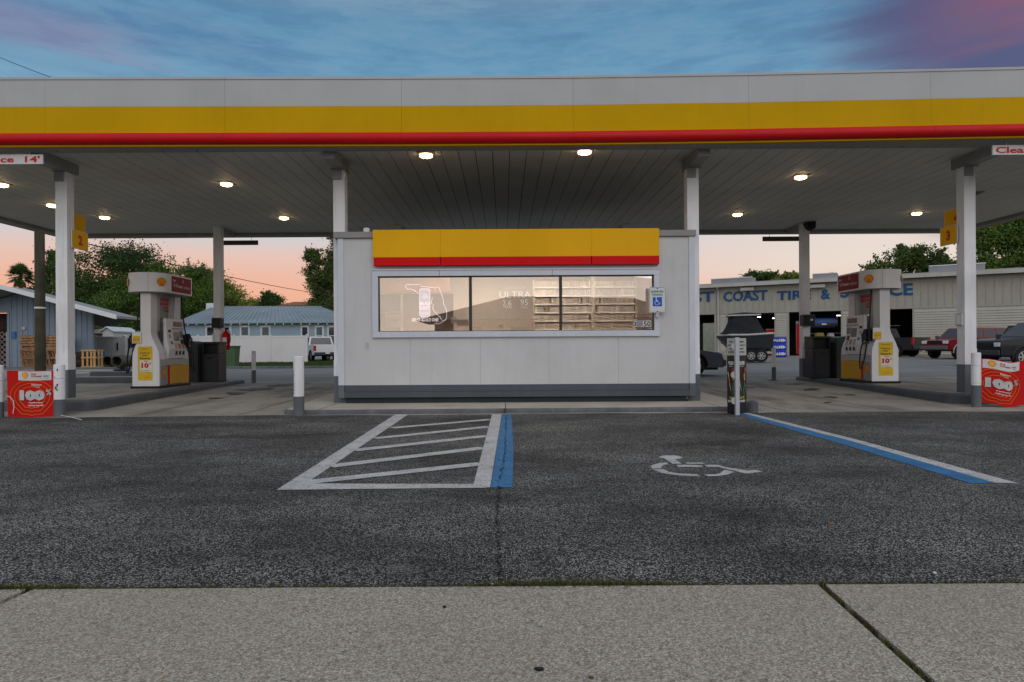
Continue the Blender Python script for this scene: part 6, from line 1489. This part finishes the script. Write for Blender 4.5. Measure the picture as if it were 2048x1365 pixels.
def tree(label, u, v_top, v_bot, half_u, Y, m_, seed, blobs=None, leaves=9000, ls=.22, clumps=70, cr=.9, sparse=1.0, name='tree'):
    """crown spans v_top..v_bot and u +- half_u of the photograph at distance Y"""
    rg = np.random.default_rng(seed); c0 = at(u, v_bot, Y); top = at(u, v_top, Y).z; z0 = c0.z; hw = half_u*Y/F; g = gz(c0.x, Y)-.05
    t = thing(name, label, 'tree', (c0.x, Y, g)); top -= g; z0 -= g; ch = top-z0
    cen = []
    tries = 0
    while len(cen) < clumps and tries < clumps*40:
        tries += 1
        a = rg.uniform(0, 2*math.pi); rr = rg.uniform(.15, 1)**.5; zt = rg.uniform(0, 1)
        if blobs:
            bx, bz, br = blobs[rg.integers(len(blobs))]; q = rg.normal(0, 1, 3); q /= np.linalg.norm(q); q *= rg.uniform(.3, 1)**.5*br
            p = np.array([(bx+q[0])*hw, (q[1])*hw, z0+(bz+q[2])*ch])
        else:
            prof = math.sin(math.pi*(.12+.83*zt)**.8); p = np.array([rr*math.cos(a)*hw*prof, rr*math.sin(a)*hw*prof*.8, z0+zt*ch])
        cen.append(p)
    cen = np.array(cen); per = int(leaves*1.35)//len(cen); P = []
    crr = cr*min(hw, ch)*.30
    for c in cen:
        k = int(per*rg.uniform(.5, 1.5)); q = rg.normal(0, 1, (k, 3)); q *= crr*.55*rg.uniform(.6, 1.35)
        q[:, 2] *= .65; P.append(c+q)
        if rg.random() < .45:   # a loose sprig reaching out of the clump
            dv = rg.normal(0, 1, 3); dv[2] = abs(dv[2])*.8; dv /= np.linalg.norm(dv); tt_ = rg.uniform(.5, 1.9, (k//5+6, 1))
            P.append(c + dv*crr*tt_ + rg.normal(0, 1, (k//5+6, 3))*crr*.13)
    P = np.concatenate(P); n = len(P)
    a = rg.normal(0, 1, (n, 3)); a /= np.linalg.norm(a, axis=1)[:, None]; b_ = rg.normal(0, 1, (n, 3)); b_ -= a*(a*b_).sum(1)[:, None]; b_ /= np.linalg.norm(b_, axis=1)[:, None]
    s_ = ls*rg.uniform(.5, 1.3, (n, 1)); V = np.empty((n, 4, 3)); V[:, 0] = P-a*s_*.5; V[:, 1] = P+b_*s_*.3; V[:, 2] = P+a*s_*.5; V[:, 3] = P-b_*s_*.3
    me = bpy.data.meshes.new('crown'); me.vertices.add(4*n); me.vertices.foreach_set('co', V.reshape(-1)); me.loops.add(4*n); me.loops.foreach_set('vertex_index', np.arange(4*n))
    me.polygons.add(n); me.polygons.foreach_set('loop_start', np.arange(0, 4*n, 4)); me.polygons.foreach_set('loop_total', np.full(n, 4)); me.materials.append(m_); me.update(); me.validate()
    o = bpy.data.objects.new('crown', me); col.objects.link(o); o.parent = t
    bb = MB(); tr = max(.12, .022*top); fork = max(.4, z0*.8 if z0 > 1 else ch*.25)
    bb.tube([(0,0,0), (.1*tr,0,fork*.5), (0,.1*tr,fork), (.2,0,z0+ch*.55)], tr, 8, r_end=tr*.35)
    for k in rg.choice(len(cen), min(len(cen), 16), replace=False):
        c = cen[k]; s0 = Vector((0, 0, fork+(min(c[2], top*.8)-fork)*.25)); bb.tube([s0, s0.lerp(Vector(c), .5)+Vector((0,0,-.05*ch*.3)), Vector(c)], tr*.42, 5, r_end=tr*.08)
    bb.build('trunk', BARK, t); return t
# left of the picture
tree('broad dark oak filling the space between the left column and the left pump', 222, 492, 672, 112, 78, LF_D, 1, [(-.62,.62,.34),(-.75,.3,.3),(.0,.66,.36),(.45,.66,.34),(.75,.42,.36),(-.1,.25,.4),(.5,.2,.4)], 44000, .26, 190, .8)
tree('mid green tree low behind the left pump', 262, 560, 690, 62, 66, LF_M, 2, None, 14000, .22, 70, .9)
tree('dark tree between the palm and the left column', 112, 505, 640, 42, 82, LF_D, 3, None, 14000, .26, 60, .9)
tree('leafy light green tree behind the header of the left pump', 358, 520, 640, 72, 70, LF_M, 4, [(-.5,.5,.42),(.1,.45,.5),(.6,.62,.30),(.4,.2,.4)], 18000, .22, 90, .75)
tree('yellow green tree rising above the ridge of the pale blue house', 458, 552, 640, 60, 74, LF_L, 5, [(-.6,.75,.35),(-.1,.5,.45),(.5,.2,.4)], 16000, .22, 80, .75)
tree('small dark round tree above the right half of the pale blue house', 540, 590, 640, 34, 92, LF_D, 6, None, 8000, .26, 36, 1.0)
tree('dark tree left of the pale blue house roof', 420, 556, 650, 26, 80, LF_D, 7, None, 7000, .24, 34, 1.0)
tree('tall slender tree with open branches beside the left wall of the kiosk', 660, 468, 660, 70, 84, LF_O, 8, [(.35,.88,.26),(.2,.62,.3),(-.45,.62,.22),(-.15,.42,.36),(.3,.3,.5),(-.2,.1,.45),(.5,.1,.5)], 34000, .25, 170, .58)
tree('dark green tree behind the tall slender tree by the kiosk', 655, 545, 690, 74, 95, LF_M, 9, [(.2,.5,.5),(-.4,.3,.35),(.5,.3,.5),(-.8,.08,.2)], 16000, .26, 70, .9)
tree('low dark tree behind the far end of the tan roof', 215, 600, 690, 60, 72, LF_D, 10, None, 12000, .22, 60, .9)
# right of the picture
tree('wide open crowned dark tree above the workshop roof left of the right column', 1822, 484, 570, 96, 74, LF_O, 21, [(.0,.70,.30),(.35,.60,.34),(-.3,.52,.32),(-.75,.34,.22),(.7,.38,.25),(.1,.2,.4),(.55,.1,.35),(-.4,.1,.3)], 11000, .30, 120, .48)
tree('dark round treetop above the workshop roof behind the right rear column', 1530, 541, 580, 46, 84, LF_D, 22, [(-.5,.5,.4),(.1,.6,.4),(.6,.3,.35)], 10000, .24, 60, .7)
tree('bright green treetop beside the right rear column', 1578, 546, 580, 34, 78, LF_L, 23, None, 7000, .22, 36, .8)
tree('tiny dark treetop between the right rear column and the right pump', 1662, 541, 580, 12, 90, LF_D, 24, None, 2500, .22, 14, .8)
tree('tall oak with dark spreading limbs at the right picture edge', 2050, 425, 580, 112, 62, LF_M, 25, [(-.55,.55,.30),(-.2,.75,.35),(.2,.7,.45),(-.25,.3,.35),(.3,.3,.5),(-.75,.22,.14),(-.8,.72,.16)], 30000, .24, 170, .62)
tree('dark shrub seen at the far end of the open workshop bay', 1413, 655, 690, 16, 72, LF_L, 26, None, 4000, .16, 20, .9)
tree('dark low treetop next to the right column above the roof', 1898, 536, 566, 22, 92, LF_D, 27, None, 3500, .26, 16, .9)
tree('green shrub behind the narrow rear opening of the workshop', 1590, 655, 700, 14, 78, LF_L, 28, None, 3000, .16, 16, .9)
# palm
pc = at(41, 553, 72); g = gz(pc.x, 72); pl = thing('palm_tree', 'single cabbage palm with a round head of fan leaves above the blue building', 'palm tree', (pc.x, 72, g)); zc = pc.z-g
MB().tube([(0,0,0),(.1,0,zc*.5),(0,0,zc)], .22, 10, r_end=.18).build('trunk', BARK, pl)
def fronds(nm, m_, n, zlo, zhi, ln, seed):
    rg = np.random.default_rng(seed); bb = MB()
    for k in range(n):
        az = rg.uniform(0, 2*math.pi); el = rg.uniform(zlo, zhi); d = Vector((math.cos(az)*math.cos(el), math.sin(az)*math.cos(el), math.sin(el))); L_ = ln*rg.uniform(.8, 1.15)
        s = Vector((0,0,zc)); e = s+d*L_*.55; bb.tube([s, s.lerp(e, .5)+Vector((0,0,.05)), e], .025, 4)
        side = d.cross(Vector((0,0,1))).normalized(); up = side.cross(d)
        for j in range(15):
            a = R(-115 + 230*j/14); dd = (d*math.cos(a)+side*math.sin(a)).normalized(); l2 = L_*.5*rg.uniform(.8, 1.1)*(1-.25*abs(a)/2); tip = e+dd*l2+Vector((0,0,-.22*l2-.1*abs(math.sin(a)))); w = .05
            nn = dd.cross(up).normalized()*w; md = e.lerp(tip, .5)+Vector((0,0,.06)); bb.add([e, md-nn, tip, md+nn], [(0,1,2,3)])
    bb.build(nm, m_, pl)
fronds('crown', LF_D, 60, R(-35), R(85), 1.55, 1); fronds('dead_fronds', mat('dry_frond', (.16,.13,.07), .8, .3, 3), 10, R(-80), R(-50), 1.35, 2)
